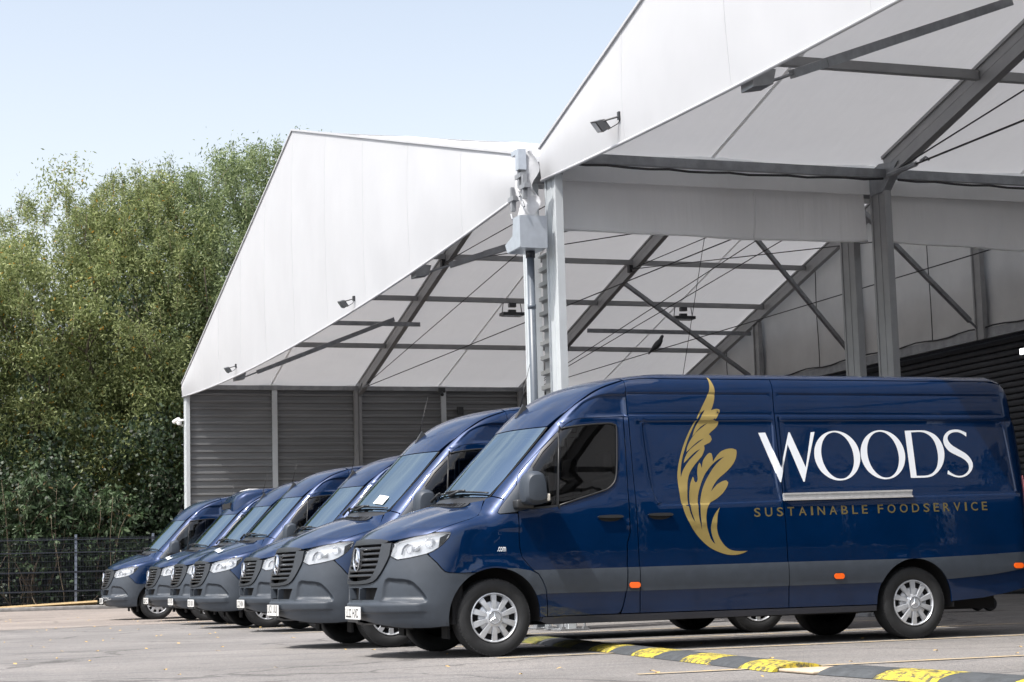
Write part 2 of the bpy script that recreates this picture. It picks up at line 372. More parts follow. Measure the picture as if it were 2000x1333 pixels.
def marquee(name, xl, xr, zl, zr, xa, za, bays, label, wall_l, wall_r):
    t = empty(name, (xl, GY, 0)); tag(t, label, 'marquee', 'white clear-span marquees over the loading bays')
    B = GY+bays*BAY; inv = Matrix.Translation(-t.location)
    def put(mb, nm, m, smooth=False, par=None):
        me = mb.mesh(nm, m, smooth); me.transform(inv); return link(nm, me, par or t)
    sl_, sr_ = (za-zl)/(xa-xl), (za-zr)/(xr-xa)
    zroof = lambda x: zl+(x-xl)*sl_ if x < xa else zr+(xr-x)*sr_
    for k in range(bays):
        y0, y1 = GY+k*BAY, GY+(k+1)*BAY
        for (x0, z0, x1, z1) in ((xl, zl, xa, za), (xa, za, xr, zr)):
            for h in (0, 1):
                a, b = y0+h*BAY/2, y0+(h+1)*BAY/2
                mb = MB(); memb(mb, (x0, a, z0), (x1, a, z1), (x0, b, z0), (x1, b, z1), 14, 6, -.05, (0, 0, 1))
                put(mb, 'roof_panel', ROOFFAB, True)
            ym = y0+BAY/2; mb = MB(); mb.bar((x0, ym, z0-.012), (x1, ym, z1-.012), .05, .006, (0, 0, 1)); put(mb, 'roof_seam', VALFAB)
    # gable infill above the eaves, its bottom edge sagging
    n = 60; V = []; Fc = []; rows = 16
    xs = np.linspace(xl, xr, n+1); 
    def bot(x):
        u = (x-xl)/(xr-xl); return 5.96-.34*(1-(2*abs(u-.5))**2.2)
    R_ = np.random.default_rng(5)
    for j in range(rows+1):
        for i, x in enumerate(xs):
            zb = bot(x); zt = zroof(x); v = j/rows
            e = (abs(2*v-1)); yo = .0
            wr = .012*math.sin(x*1.9+v*2.0)*math.sin(math.pi*v)+.010*math.sin(x*5.1-v*5)*math.sin(math.pi*v)**2*(1 if x < xl+9 else .5)
            V.append((x, GY-.03+wr-.12*math.sin(math.pi*v)*.3, zb+(zt-zb)*v))
    Fc = [(j*(n+1)+i, j*(n+1)+i+1, (j+1)*(n+1)+i+1, (j+1)*(n+1)+i) for j in range(rows) for i in range(n)]
    mb = MB(); mb.add(V, Fc); g = put(mb, 'gable_panel', GABLEFAB, True)
    mb = MB(); mb.tube([(x, GY-.03, bot(x)) for x in xs[::3]], .022, 8); put(mb, 'gable_hem', GABLEFAB, True, g)
    for k in range(1, 10):       # welded joints of the infill
        x = xl+(xr-xl)*k/10; mb = MB()
        i = round(k/10*n); pts = [V[j*(n+1)+i] for j in range(rows+1)]
        for a, b in zip(pts[:-1], pts[1:]):
            mb.bar((a[0], a[1]-.001, a[2]), (b[0], b[1]-.001, b[2]), .035, .004, (0, 1, 0))
        put(mb, 'gable_seam', GABLEFAB, False, g)
    for x0, z0, x1, z1 in ((xl-.05, zl, xa, za), (xa, za, xr+.05, zr)):
        mb = MB(); mb.bar((x0, GY-.03, z0+.0), (x1, GY-.03, z1+.0), .06, .035, (0, 0, 1)); put(mb, 'verge_trim', GABLEFAB)
    # rafters, posts, purlins
    for k in range(bays+1):
        y = GY+k*BAY+(0.06 if k == 0 else -.06 if k == bays else 0)
        dz = .25
        rafter_l = rafter(t, (xl+.42-t.location.x, y-GY, zroof(xl+.42)-dz), (xa-t.location.x, y-GY, za-dz))
        rafter(t, (xa-t.location.x, y-GY, za-dz), (xr-.42-t.location.x, y-GY, zroof(xr-.42)-dz))
        for s, x in ((0, xl+.20), (1, xr-.12)):
            mb = MB(); zt = 6.22
            mb.box((x-.17, y-.037, 0), (x+.17, y+.037, zt))
            for e in (-1, 1): mb.box((x+e*.18-.022, y-.052, 0), (x+e*.18+.022, y+.052, zt))
            mb.box((x-.02, y-.045, 0), (x+.02, y+.045, zt))
            first = k == 0
            p = put(mb, 'post', POSTWHITE if first else ALUM)
            mb = MB(); mb.box((x-.30, y-.20, 0.004), (x+.30, y+.20, .022)); mb.box((x-.17, y-.07, .02), (x+.17, y+.07, .16))
            put(mb, 'base_plate', GALV, False, p)
            for bx in (-.25, .25):
                for by in (-.15, .15):
                    mb = MB(); mb.tube([(x+bx, y+by, .02), (x+bx, y+by, .13)], .014, 6); mb.box((x+bx-.028, y+by-.028, .022), (x+bx+.028, y+by+.028, .05)); put(mb, 'anchor_bolt', GALV, False, p)
            # knuckle plate between post and rafter
            sg = 1 if s == 0 else -1
            mb = MB(); mb.prism([(x-.18, 5.95), (x+.18, 5.95), (x+sg*.18+sg*.42, 6.30 if s == 0 else 6.30), (x+sg*.10, 6.36), (x-sg*.18, 6.28)][::1], 1, y-.06, y+.06); put(mb, 'knee_plate', GALV)
    for x in (-48.86, -45.74) if 'a' == name[-1:] or xl < -40 else (xl+2.83, xl+5.9):
        for k in range(bays):
            mb = MB(); z = zroof(x)-.20
            mb.bar((x, GY+k*BAY+.11, z), (x, GY+(k+1)*BAY-.05, z), .075, .13); mb.bar((x, GY+k*BAY+.11, z-.05), (x, GY+(k+1)*BAY-.05, z-.05), .105, .02); put(mb, 'purlin', ALUM)
        xm = xl+xr-x
        for k in range(bays):
            mb = MB(); z = zroof(xm)-.20; mb.bar((xm, GY+k*BAY+.05, z), (xm, GY+(k+1)*BAY-.05, z), .075, .13); put(mb, 'purlin', ALUM)
    for x in (xl+5.9+3.1, xa-.1, xr-5.9-3.1):
        mb = MB(); z = zroof(x)-.20; mb.bar((x, GY+.1, z), (x, B, z), .075, .13); put(mb, 'purlin', ALUM)
    for x in (xl+.42, xr-.42):          # eave beams
        for k in range(bays):
            mb = MB(); mb.bar((x, GY+k*BAY+.06, 6.19), (x, GY+(k+1)*BAY-.06, 6.19), .09, .125); put(mb, 'eave_beam', GALV)
    for x, z in ((xl, zl), (xr, zr)):       # membrane turned down over the eaves
        mb = MB(); mb.box((x-.012, GY+.02, 5.98), (x+.012, B, z-.004)); put(mb, 'eave_skirt', VALFAB)
    # bar and strut at the gable, on both sides
    brk = [xl+7.35, xr-5.75] if xl < -40 else [xl+6.0, xr-6.5]
    for x, s in zip(brk, (-1, 1)):
        zb = bot(x)+.03
        mb = MB(); mb.prism([(GY+.03, zb-.10), (GY+.26, zb-.06), (GY+.30, zb+.10), (GY+.03, zb+.12)], 0, x-.14, x+.14); put(mb, 'gable_bracket', GALV)
        xe = x+s*1.4; ze = zroof(xe)-.52
        if xl > -40 and s < 0: xe = x-1.7; ze = zroof(xe)-.10
        a = Vector((x, GY+.36, zb+.03)); b_ = Vector((xe, GY+4.5, ze)); d = (b_-a).normalized()
        mb = MB(); mb.tube([a-d*.12, a+d*.55], .018, 6); mb.bar(a+d*.30, a+d*.95, .075, .095); mb.bar(a+d*.9, b_, .085, .105); put(mb, 'gable_strut', GALV)
        if xl < -40:
            mb = MB(); mb.bar((x-1.6, GY+.1, zroof(x-1.6)-.56), (x-1.6, GY+BAY+.25, zroof(x-1.6)-.56), .07, .11); put(mb, 'tie_bar', GALV)
    return t, put, zroof, B
WX0 = -52.26
lt, putl, zrl, BACKY = marquee('marquee', -52.26, -23.52, 6.33, 6.45, -37.90, 10.23, 3, 'white marquee on the left with its whole gable in view beside the trees', True, False)
rt_, putr, zrr, _ = marquee('marquee', -22.92, 5.8, 6.41, 6.38, -8.6, 10.28, 3, 'white marquee on the right arching over the lettered van', False, True)

# lower tie bar between the second and third rafters, left marquee
mb = MB(); mb.bar((-46.6, GY+2*BAY, zrl(-46.6)-.60), (-46.6, BACKY-.1, zrl(-46.6)-.60), .07, .11); putl(mb, 'tie_bar', GALV)
# scissor ties in the planes of the inner rafters
def wire(p, q, r=.011, put=putl, nm='tie_cable'):
    mb = MB(); mb.tube([p, q], r, 6); return put(mb, nm, CABLE)
for k in (1, 2):
    y = GY+k*BAY-.08
    wire((-51.3, y, 6.14), (-24.4, y, 6.13)); wire((-51.3, y, 6.15), (-31.6, y, 8.42)); wire((-43.3, y, 8.41), (-24.4, y, 6.13)); wire((-43.3, y, 8.41), (-32.4, y, 8.41))
    for x in (-43.3, -32.4):
        mb = MB(); mb.box((x-.10, y-.05, 8.33), (x+.06, y+.09, 8.52)); putl(mb, 'tie_bracket', CABLE)
    for p, q in (((-51.3, y, 6.15), (-50.7, y, 6.22)), ((-51.3, y, 6.14), (-50.6, y, 6.145))):
        mb = MB(); mb.tube([p, q], .03, 6); putl(mb, 'turnbuckle', GALV)
y = GY+2*BAY-.08; wire((-51.3, y, 6.12), (-33.9, y, 7.78)); wire((-38.83, y, 8.5), (-40.73, y, 4.6), .008)
y = GY+BAY-.08; wire((-22.35, y, 6.14), (5.3, y, 6.14), .014, putr); wire((-22.35, y, 6.14), (-2.4, y, 8.4), .011, putr)
mb = MB(); mb.tube([(-22.35, y, 6.14), (-21.6, y, 6.14)], .035, 6); mb.tube([(-21.45, y-.04, 6.14), (-21.40, y+.02, 6.19), (-21.35, y+.04, 6.14)], .02, 6); putr(mb, 'turnbuckle', GALV)

# profiled side wall of the left marquee: sheets between half-bay posts
def profiled(x, y0, y1, z0, z1, pitch=.2, dep=.065, face=1):
    zs = []; k = 0; z = z0
    while z < z1-.02:
        zs += [(z, 0), (z+pitch*.58, 0), (z+pitch*.64, dep), (z+pitch*.90, dep), (z+pitch*.97, 0)]; z += pitch
    zs.append((z1, 0)); V = []
    for zz, d in zs: V += [(x+face*d, y0, min(zz, z1)), (x+face*d, y1, min(zz, z1))]
    mb = MB(); mb.add(V, [(2*i, 2*i+1, 2*i+3, 2*i+2) for i in range(len(zs)-1)]); return mb
for k in range(6):
    y0, y1 = GY+k*BAY/2, GY+(k+1)*BAY/2
    mb = profiled(-52.0, y0+.03, y1-.03, .05, 6.16); putl(mb, 'wall_sheet', SHEET)
    if k % 2 == 0:
        ym = y1; mb = MB(); mb.box((-51.95, ym-.055, 0), (-51.83, ym+.055, 6.15)); mb.box((-51.84, ym-.075, 0), (-51.82, ym+.075, 6.15)); putl(mb, 'wall_post', POSTWHITE)
    if k in (2, 4):
        mb = MB(); mb.box((-51.93, y0-.19, 0), (-51.80, y0-.08, 6.15)); putl(mb, 'wall_post', ALUM)
for k in range(6):
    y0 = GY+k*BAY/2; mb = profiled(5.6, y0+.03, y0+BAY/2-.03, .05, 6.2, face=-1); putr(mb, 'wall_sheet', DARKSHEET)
mb = profiled(-23.32, 0, 1, .05, 5.0)      # narrow profiled infill between the two front posts
mb.V = [(-23.34+.40*y, GY+.10-(x+23.32), z) for x, y, z in mb.V]; putl(mb, 'infill_sheet', SHEET)

# back wall of the left marquee: membrane over a beam, dark cladding below
PX = [-46.32, -40.87, -35.40, -29.95]
xs_ = [-51.8]+PX+[-23.7]
for a, b in zip(xs_[:-1], xs_[1:]):
    mb = MB(); n = 14; V = []; nv = 10
    for j in range(nv+1):
        for i in range(n+1):
            x = a+(b-a)*i/n; zb = 5.70; zt = zrl(x)-.05; v = j/nv
            V.append((x, BACKY+.12+.05*math.sin(x*4+v*6)*math.sin(math.pi*i/n)*math.sin(math.pi*v), zb+(zt-zb)*v))
    mb.add(V, [(j*(n+1)+i, j*(n+1)+i+1, (j+1)*(n+1)+i+1, (j+1)*(n+1)+i) for j in range(nv) for i in range(n)]); putl(mb, 'back_panel', WALLFAB, True)
    xm = (a+b)/2+.6; pts = [(xm+.02*math.sin(q), BACKY+.04, 5.75+(zrl(xm)-6.0)*q/8) for q in range(9)]
    mb = MB(); mb.tube(pts, .012, 5); putl(mb, 'lacing', CABLE)
    mb = MB(); mb.bar((a, BACKY+.05, 5.78), (b, BACKY+.05, 5.78), .12, .22); putl(mb, 'back_beam', GALV)
    pts = [(a+(b-a)*q/12, BACKY-.03, 5.90+.03*math.sin(q*1.3)) for q in range(13)]; mb = MB(); mb.tube(pts, .018, 5); putl(mb, 'lacing_rope', CABLE)
for x in PX:
    mb = MB(); mb.box((x-.14, BACKY-.06, 5.66), (x+.14, BACKY+.02, zrl(x)-.4)); mb.box((x-.17, BACKY-.09, 5.66), (x-.12, BACKY+.03, zrl(x)-.4)); mb.box((x+.12, BACKY-.09, 5.66), (x+.17, BACKY+.03, zrl(x)-.4)); putl(mb, 'gable_post', ALUM)
    mb = MB(); b0 = Vector((x, BACKY-.15, 5.92)); x2 = x+2.1; b1 = Vector((x2, GY+2*BAY+.1, zrl(x2)-.3)); mb.bar(b0, b0+(b1-b0)*.06, .04, .04); mb.bar(b0+(b1-b0)*.05, b1, .085, .10); putl(mb, 'brace', GALV)
# dark slatted building front behind
bw = empty('slatted_building_wall', (-37, BACKY+.6, 0)); tag(bw, 'dark slatted metal building wall closing off the back of the marquees', 'building')
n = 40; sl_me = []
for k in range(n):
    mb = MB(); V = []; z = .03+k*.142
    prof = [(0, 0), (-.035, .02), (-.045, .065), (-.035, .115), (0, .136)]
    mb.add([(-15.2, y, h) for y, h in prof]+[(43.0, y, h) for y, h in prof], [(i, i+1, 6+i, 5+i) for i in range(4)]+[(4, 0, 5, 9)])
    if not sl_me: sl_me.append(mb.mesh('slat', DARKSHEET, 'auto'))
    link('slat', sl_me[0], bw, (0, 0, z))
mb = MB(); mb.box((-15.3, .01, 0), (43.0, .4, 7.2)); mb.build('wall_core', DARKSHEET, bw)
# small lit floodlight on that wall
t = empty('wall_lamp', (-34.02, BACKY+.15, 5.22)); tag(t, 'small lit white floodlight high on the dark slatted wall', 'lamp')
mb = MB(); mb.box((-.10, -.10, -.07), (.10, .0, .08)); mb.build('housing', GALV, t)
mb = MB(); mb.box((-.085, -.11, -.055), (.085, -.101, .065)); mb.build('lens', mat("lit_lens", (1, 1, 1), .5, emit=(1, 1, 1), emit_s=3.0), t)

# valance under the valley eave of the right marquee
for k in range(3):
    y0, y1 = GY+k*BAY+.12, GY+(k+1)*BAY-.12; mb = MB(); n, nv = 30, 10; V = []
    for j in range(nv+1):
        for i in range(n+1):
            u, v = i/n, j/nv
            V.append((-22.97+(1-v)*.06*math.sin(u*7+k)+.03*math.sin(u*19+2*k)*(1-v)-.02*v, y0+(y1-y0)*u, 5.31-.03*math.sin(u*math.pi)*(k+1)*.5+(6.12-5.31)*v))
    mb.add(V, [(j*(n+1)+i, j*(n+1)+i+1, (j+1)*(n+1)+i+1, (j+1)*(n+1)+i) for j in range(nv) for i in range(n)]); f = putr(mb, 'valance', VALFAB, True)
    mb = MB(); mb.tube([V[i] for i in range(n+1)], .022, 6); putr(mb, 'valance_hem', VALFAB, True, f)
    i = round(n*.62); mb = MB(); pts = [V[j*(n+1)+i] for j in range(nv+1)]
    mb.tube([(p[0]+.012, p[1]+.03*math.sin(3.1*q/nv), p[2]) for q, p in enumerate(pts)], .012, 5); putr(mb, 'valance_seam', VALFAB, True, f)
    pts = [(-22.42, y0+(y1-y0)*q/16, 6.10-.03*math.sin(q*math.pi/16)-.01*math.sin(q*2.2)) for q in range(17)]; mb = MB(); mb.tube(pts, .018, 5); putr(mb, 'power_cable', CABLE)
# gutter in the valley, hopper, downpipe, wrapped membrane
gt = empty('valley_gutter', (-22.83, GY-.15, 0)); tag(gt, 'galvanised gutter hopper and grey downpipe between the two marquees', 'gutter')
mb = MB(); mb.prism([(-.30, 6.22), (.30, 6.22), (.22, 6.04), (-.22, 6.04)], 1, .0, 15.0); [mb.V.__setitem__(i, (v[0]-.4, v[1], v[2])) for i, v in enumerate(mb.V)]; mb.build('trough', GALV, gt)
def shell(mb, poly, y0, y1, axis=1): return mb.prism(poly, axis, y0, y1)
hm = grain(mat("hopper_zinc", (.46, .50, .55), .38, .5), (.46, .50, .55), .08, 8, 5, .03, 50)
mb = MB()   # hopper: front plate, right cheek raised, left lip, sloped floor
A_, B_, C_ = -.30, .04, .30
mb.add([(A_+.08,-.34,4.98),(C_,-.34,4.98),(C_,-.34,5.40),(B_,-.34,5.40),(B_-.04,-.34,5.17),(A_,-.34,5.10)], [(0,1,2,3,4,5)])
mb.add([(C_,-.34,4.98),(C_,.02,4.98),(C_,.02,5.40),(C_,-.34,5.40)], [(0,1,2,3)])
mb.add([(A_+.08,-.34,4.98),(A_+.08,.02,4.98),(A_-.06,.02,5.24),(A_,-.34,5.10)], [(0,1,2,3)])
mb.add([(A_+.08,.02,4.98),(C_,.02,4.98),(C_,.02,5.40),(A_-.06,.02,5.24)], [(0,1,2,3)])
mb.add([(A_+.08,-.34,4.98),(C_,-.34,4.98),(C_,.02,4.98),(A_+.08,.02,4.98)], [(0,1,2,3)])
hp = mb.build('hopper', hm, gt)
md = hp.modifiers.new('t', 'SOLIDIFY'); md.thickness = .01
mb = MB(); mb.tube([(.04, -.12, 4.99), (.04, -.12, 4.88)], .062, 14); mb.build('outlet', DARKSHEET, gt, None, True)
mb = MB(); mb.tube([(.04, -.12, 4.92), (.04, -.12, .05)], .050, 16); mb.build('downpipe', PIPE, gt, None, True)
for z in (4.2, 2.2, .9):
    mb = MB(); mb.tube([(.04, -.12, z), (.04, -.12, z+.06)], .056, 16); mb.build('pipe_collar', PIPE, gt, None, True)
mb = MB(); n, nv = 12, 16; V = []
for j in range(nv+1):
    for i in range(n+1):
        u, v = i/n, j/nv; wd_ = .30+.10*math.sin(v*2.4)
        V.append((.08+(u-.5)*2*wd_*.55+.04*math.sin(v*9), -.10-.16*math.sin(u*math.pi)+.05*math.sin(u*11+v*13), 5.36+.92*v))
mb.add(V, [(j*(n+1)+i, j*(n+1)+i+1, (j+1)*(n+1)+i+1, (j+1)*(n+1)+i) for j in range(nv) for i in range(n)]); mb.build('wrapped_membrane', GABLEFAB, gt, None, True)
for x, z in ((-.16, 5.70), (.30, 5.78), (.14, 5.95)):
    mb = MB(); mb.box((x-.03, -.30, z-.16), (x+.03, -.24, z+.16)); mb.box((x-.10, -.31, z-.03), (x+.12, -.22, z+.03)); mb.tube([(x, -.3, z-.2), (x+.05, -.3, z-.28)], .015, 6); mb.build('ratchet_clamp', GALV, gt)
mb = MB(); mb.box((.14, -.33, 6.02), (.26, -.22, 6.30)); mb.box((-.10, -.30, 6.26), (.08, -.18, 6.33)); mb.build('clamp_plate', hm, gt)

# ---- lamps and fittings on the marquees
def floodlight(x, z, label, s=1.0):
    t = empty('floodlight', (x, GY-.06, z)); tag(t, label, 'floodlight', 'floodlights on the gable edges')
    mb = MB(); mb.tube([(.22*s, .02, .10*s), (.05*s, -.28*s, .02*s)], .020*s, 8); mb.box((.18*s, -.02, .02*s), (.26*s, .06, .18*s)); mb.build('arm', DARKPLASTIC_, t)
    mb = MB(); V = [(-.26, -.44, .06), (.05, -.44, .00), (.09, -.30, -.22), (-.22, -.30, -.16)]; d = Vector((.02, .10, .06))
    mb.add([Vector(v)*s for v in V]+[(Vector(v)*.8+d)*s for v in V], [(0,1,2,3),(7,6,5,4),(0,4,5,1),(1,5,6,2),(2,6,7,3),(3,7,4,0)]); mb.build('housing', DARKPLASTIC_, t)
    mb = MB(); c = Vector((-.085, -.37, -.08)); mb.add([(c+(Vector(v)-c)*.82+Vector((-.004, -.012, -.008)))*s for v in V], [(0,1,2,3)]); mb.build('lens', mat("flood_lens", (.35, .38, .42), .15, 0, .8) if not bpy.data.materials.get("flood_lens") else bpy.data.materials["flood_lens"], t)
    mb = MB(); mb.tube([(.02*s, -.30*s, -.02*s), (.10*s, -.2*s, -.16*s), (.2*s, -.02, -.06*s), (.24*s, .02, .06*s)], .007, 5); mb.build('lead', CABLE, t, None, True)
DARKPLASTIC_ = mat("lamp_casing", (.03, .032, .035), .4)
floodlight(-44.35, 5.86, 'small floodlight at the lower end of the left gable edge', .56)
floodlight(-33.0, 5.80, 'floodlight halfway along the left gable edge by the galvanised bar', .56)
floodlight(-20.25, 6.10, 'floodlight on the gable edge of the right marquee', .60)
for y, lab in ((16.2, 'bay lamp hanging from the purlin beside the downpipe'), (21.14, 'bay lamp hanging from the purlin near the perched bird')):
    t = empty('bay_lamp', (-45.74, y, zrl(-45.74)-.27)); tag(t, lab, 'lamp', 'bay lamps under the left marquee roof')
    for e in (-.24, .24):
        mb = MB(); mb.tube([(0, e, 0), (0, e*1.15, -.26)], .012, 5); mb.build('hanger', CABLE, t)
    mb = MB(); mb.box((-.16, -.30, -.33), (.16, .30, -.25)); mb.box((-.05, -.10, -.25), (.05, .10, -.17)); me = mb.mesh('housing', DARKPLASTIC_); link('housing', me, t)
    mb = MB(); mb.box((-.13, -.26, -.345), (.13, .26, -.331)); mb.build('lens', bpy.data.materials["flood_lens"], t)
    mb = MB(); mb.box((-.07, -.08, -.10), (.07, .10, .0)); mb.build('bracket', DARKPLASTIC_, t)
t = empty('security_camera', (-52.40, GY-.10, 5.24)); tag(t, 'small white security camera on the far left marquee post', 'camera')
mb = MB(); mb.tube([(-.18, -.12, .04), (.06, -.02, .10)], .055, 10); mb.build('barrel', PLWHITE := mat("white_plastic", (.78, .78, .77), .4), t, None, 'auto')
mb = MB(); mb.tube([(.02, 0, .06), (.22, .08, .06)], .03, 8); mb.lathe([(.001, -.07), (.05, -.06), (.075, -.02), (.075, .03), (.001, .04)], 'z', 14); mb.build('mount', PLWHITE, t, None, 'auto')
mb = MB(); mb.box((-51.66, 15.95, 6.06), (-51.52, 16.12, 6.20)); mb.tube([(-51.58, 16.03, 6.08), (-51.45, 16.0, 5.98)], .05, 8); o = mb.build('camera_box', DARKPLASTIC_); tag(o, 'black camera box on the eave beam above the profiled wall', 'camera')
mb = MB(); mb.box((-51.8, 16.55, 5.42), (-51.70, 16.72, 5.66)); o = mb.build('junction_box', DARKPLASTIC_); tag(o, 'small dark junction box beside the slim post on the profiled wall', 'box')

# ---- pigeon on the tie cable
t = empty('pigeon', (-41.86, GY+2*BAY-.08, 6.145)); tag(t, 'dark pigeon perched on the tie cable under the left marquee', 'bird'); t.rotation_euler.z = R(75)
mb = MB(); P = [((.20, 0, -.10), .012), ((.12, 0, .0), .035), ((.03, 0, .08), .075), ((-.05, 0, .16), .085), ((-.11, 0, .24), .06), ((-.13, 0, .30), .042), ((-.155, 0, .34), .044), ((-.18, 0, .35), .03), ((-.20, 0, .345), .006)]
mb.tube([p for p, r in P], [r for p, r in P], 10); b_ = mb.build('body', DARKPLASTIC_, t, None, True); b_.scale = (-1, 1, 1)
for e in (-.03, .03):
    mb = MB(); mb.tube([(-.02, e, .0), (0, e, .10)], .010, 5); mb.build('leg', DARKPLASTIC_, t)

# ---- bits lying at the foot of the middle posts
o = MB(); o.lathe([(.001, 0), (.10, .0), (.13, .06), (.10, .14), (.03, .17), (.001, .17)], 'z', 14); o.V = [(x*1.6, y, z) for x, y, z in o.V]
o = o.build('sandbag', grain(mat("white_sack", (.62, .62, .60), .8), (.62, .62, .60), .15, 6, 5, .4, 20), None, (-23.5, 8.15, .005), True); tag(o, 'crumpled white sack lying at the foot of the middle posts', 'sack')
for x, y, h, lab in ((-23.1, 8.05, .20, 'grey steel ballast block under the lettered van by the middle posts'), (-23.9, 8.3, .17, 'grey steel ballast block beside the white sack')):
    o = MB(); o.box((-.16, -.12, 0), (.16, .12, h)); o.box((-.20, -.16, 0), (.20, .16, .02)); o = o.build('ballast_block', GALV, None, (x, y, .005)); tag(o, lab, 'block')
# litter and stones on the asphalt
rl = np.random.default_rng(3)
leafm = mat("dry_leaf", (.45, .30, .10), .8)
mb = MB()
for k in range(150):
    x, y = (rl.uniform(-45, -9), rl.uniform(1.2, 9.5)); s = rl.uniform(.012, .032); a = rl.uniform(0, 6.28)
    V = [(x+s*math.cos(a+t_)*r_, y+s*math.sin(a+t_)*r_, .010+.012*h_) for t_, r_, h_ in ((0, 1.3, 0), (1.3, .7, .8), (2.6, 1, .2), (3.9, .8, 1), (5.1, .9, .3))]
    mb.add(V, [(0, 1, 2, 3, 4)])
tag(mb.build('leaf_litter', leafm), 'scattered dry leaf scraps and grit on the asphalt', None, None, 'stuff')
# ================================================================ fence and vegetation
FX = -62.8
def leafmat(name, dark, mid, light, trans=.35, accent=None):
    m = bpy.data.materials.new(name); m.use_nodes = True; t = m.node_tree; b = pbsdf(m); out = t.nodes["Material Output"]
    b.inputs["Roughness"].default_value = .5; b.inputs["Specular IOR Level"].default_value = .35
    g = N(m, "ShaderNodeNewGeometry")
    st = [(0.0, dark), (.45, mid), (.93, light)]
    if accent: st += [(.985, light), (.99, accent)]
    r = ramp(m, st, g, "Random Per Island"); L(m, r, "Color", b, "Base Color")
    tr = N(m, "ShaderNodeBsdfTranslucent"); L(m, r, "Color", tr, "Color")
    mx = N(m, "ShaderNodeMixShader"); mx.inputs[0].default_value = trans
    L(m, b, "BSDF", mx, 1); L(m, tr, "BSDF", mx, 2); L(m, mx, "Shader", out, "Surface")
    return m
WILLOW = leafmat("willow_leaf", (.080, .112, .036), (.215, .255, .095), (.38, .42, .20), .48, (.50, .26, .03))
WILLOW2 = leafmat("far_willow_leaf", (.070, .106, .042), (.180, .230, .098), (.31, .37, .19), .48)
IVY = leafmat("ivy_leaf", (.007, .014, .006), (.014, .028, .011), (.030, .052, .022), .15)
SHRUBLEAF = leafmat("shrub_leaf", (.030, .058, .022), (.060, .100, .042), (.120, .160, .090), .3, (.25, .16, .07))
BARK = grain(mat("bark", (.055, .045, .034), .9), (.055, .045, .034), .35, 4, 6, .5, 20)
LIMB = grain(mat('limb_bark', (.10, .085, .06), .9), (.10, .085, .06), .35, 4, 6, .4, 20)
TWIG = grain(mat("twig", (.13, .10, .065), .85), (.13, .10, .065), .3, 6, 4)
def leaves(C, n_per, spread, ln, wd, r_, droop=.5, up=None):
    """leaf blades scattered round cluster centres; C is (k, 3)"""
    k = len(C); n = k*n_per
    c = np.repeat(C, n_per, 0); sp = np.repeat(spread if np.ndim(spread) else np.full(k, spread), n_per)[:, None]
    P = c+r_.normal(0, 1, (n, 3))*sp*np.array([.55, .55, .5])
    d = r_.normal(0, 1, (n, 3)); d[:, 2] -= droop; d /= np.linalg.norm(d, axis=1, keepdims=True)
    s = np.cross(d, r_.normal(0, 1, (n, 3))); s /= np.maximum(np.linalg.norm(s, axis=1, keepdims=True), 1e-6)
    Ln = (ln*r_.uniform(.6, 1.3, n))[:, None]; Wd = (wd*r_.uniform(.7, 1.3, n))[:, None]
    nn = np.cross(d, s)
    V = np.stack([P, P+d*Ln*.45+s*Wd*.5+nn*Wd*.15, P+d*Ln, P+d*Ln*.45-s*Wd*.5+nn*Wd*.15], 1).reshape(-1, 3)
    return V
def quads(name, V, m):
    me = bpy.data.meshes.new(name); n = len(V)//4
    me.vertices.add(len(V)); me.vertices.foreach_set("co", V.astype(np.float32).ravel())
    me.loops.add(n*4); me.loops.foreach_set("vertex_index", np.arange(n*4, dtype=np.int32))
    me.polygons.add(n); me.polygons.foreach_set("loop_start", np.arange(0, n*4, 4, dtype=np.int32)); me.polygons.foreach_set("loop_total", np.full(n, 4, np.int32))
    me.materials.append(m); me.update(calc_edges=True); return me
def limb(mb, p, q, r0, r1, r_, wob=.25, n=6, seg=6):
    p = np.array(p, float); q = np.array(q, float); pts = []; o = np.zeros(3)
    for i in range(n+1):
        t = i/n; pts.append(p+(q-p)*t+o*math.sin(math.pi*t)); o = o+r_.normal(0, wob, 3)*np.array([1, 1, .4])
    mb.tube([tuple(x) for x in pts], [r0+(r1-r0)*i/n for i in range(n+1)], seg); return [np.array(x) for x in pts]
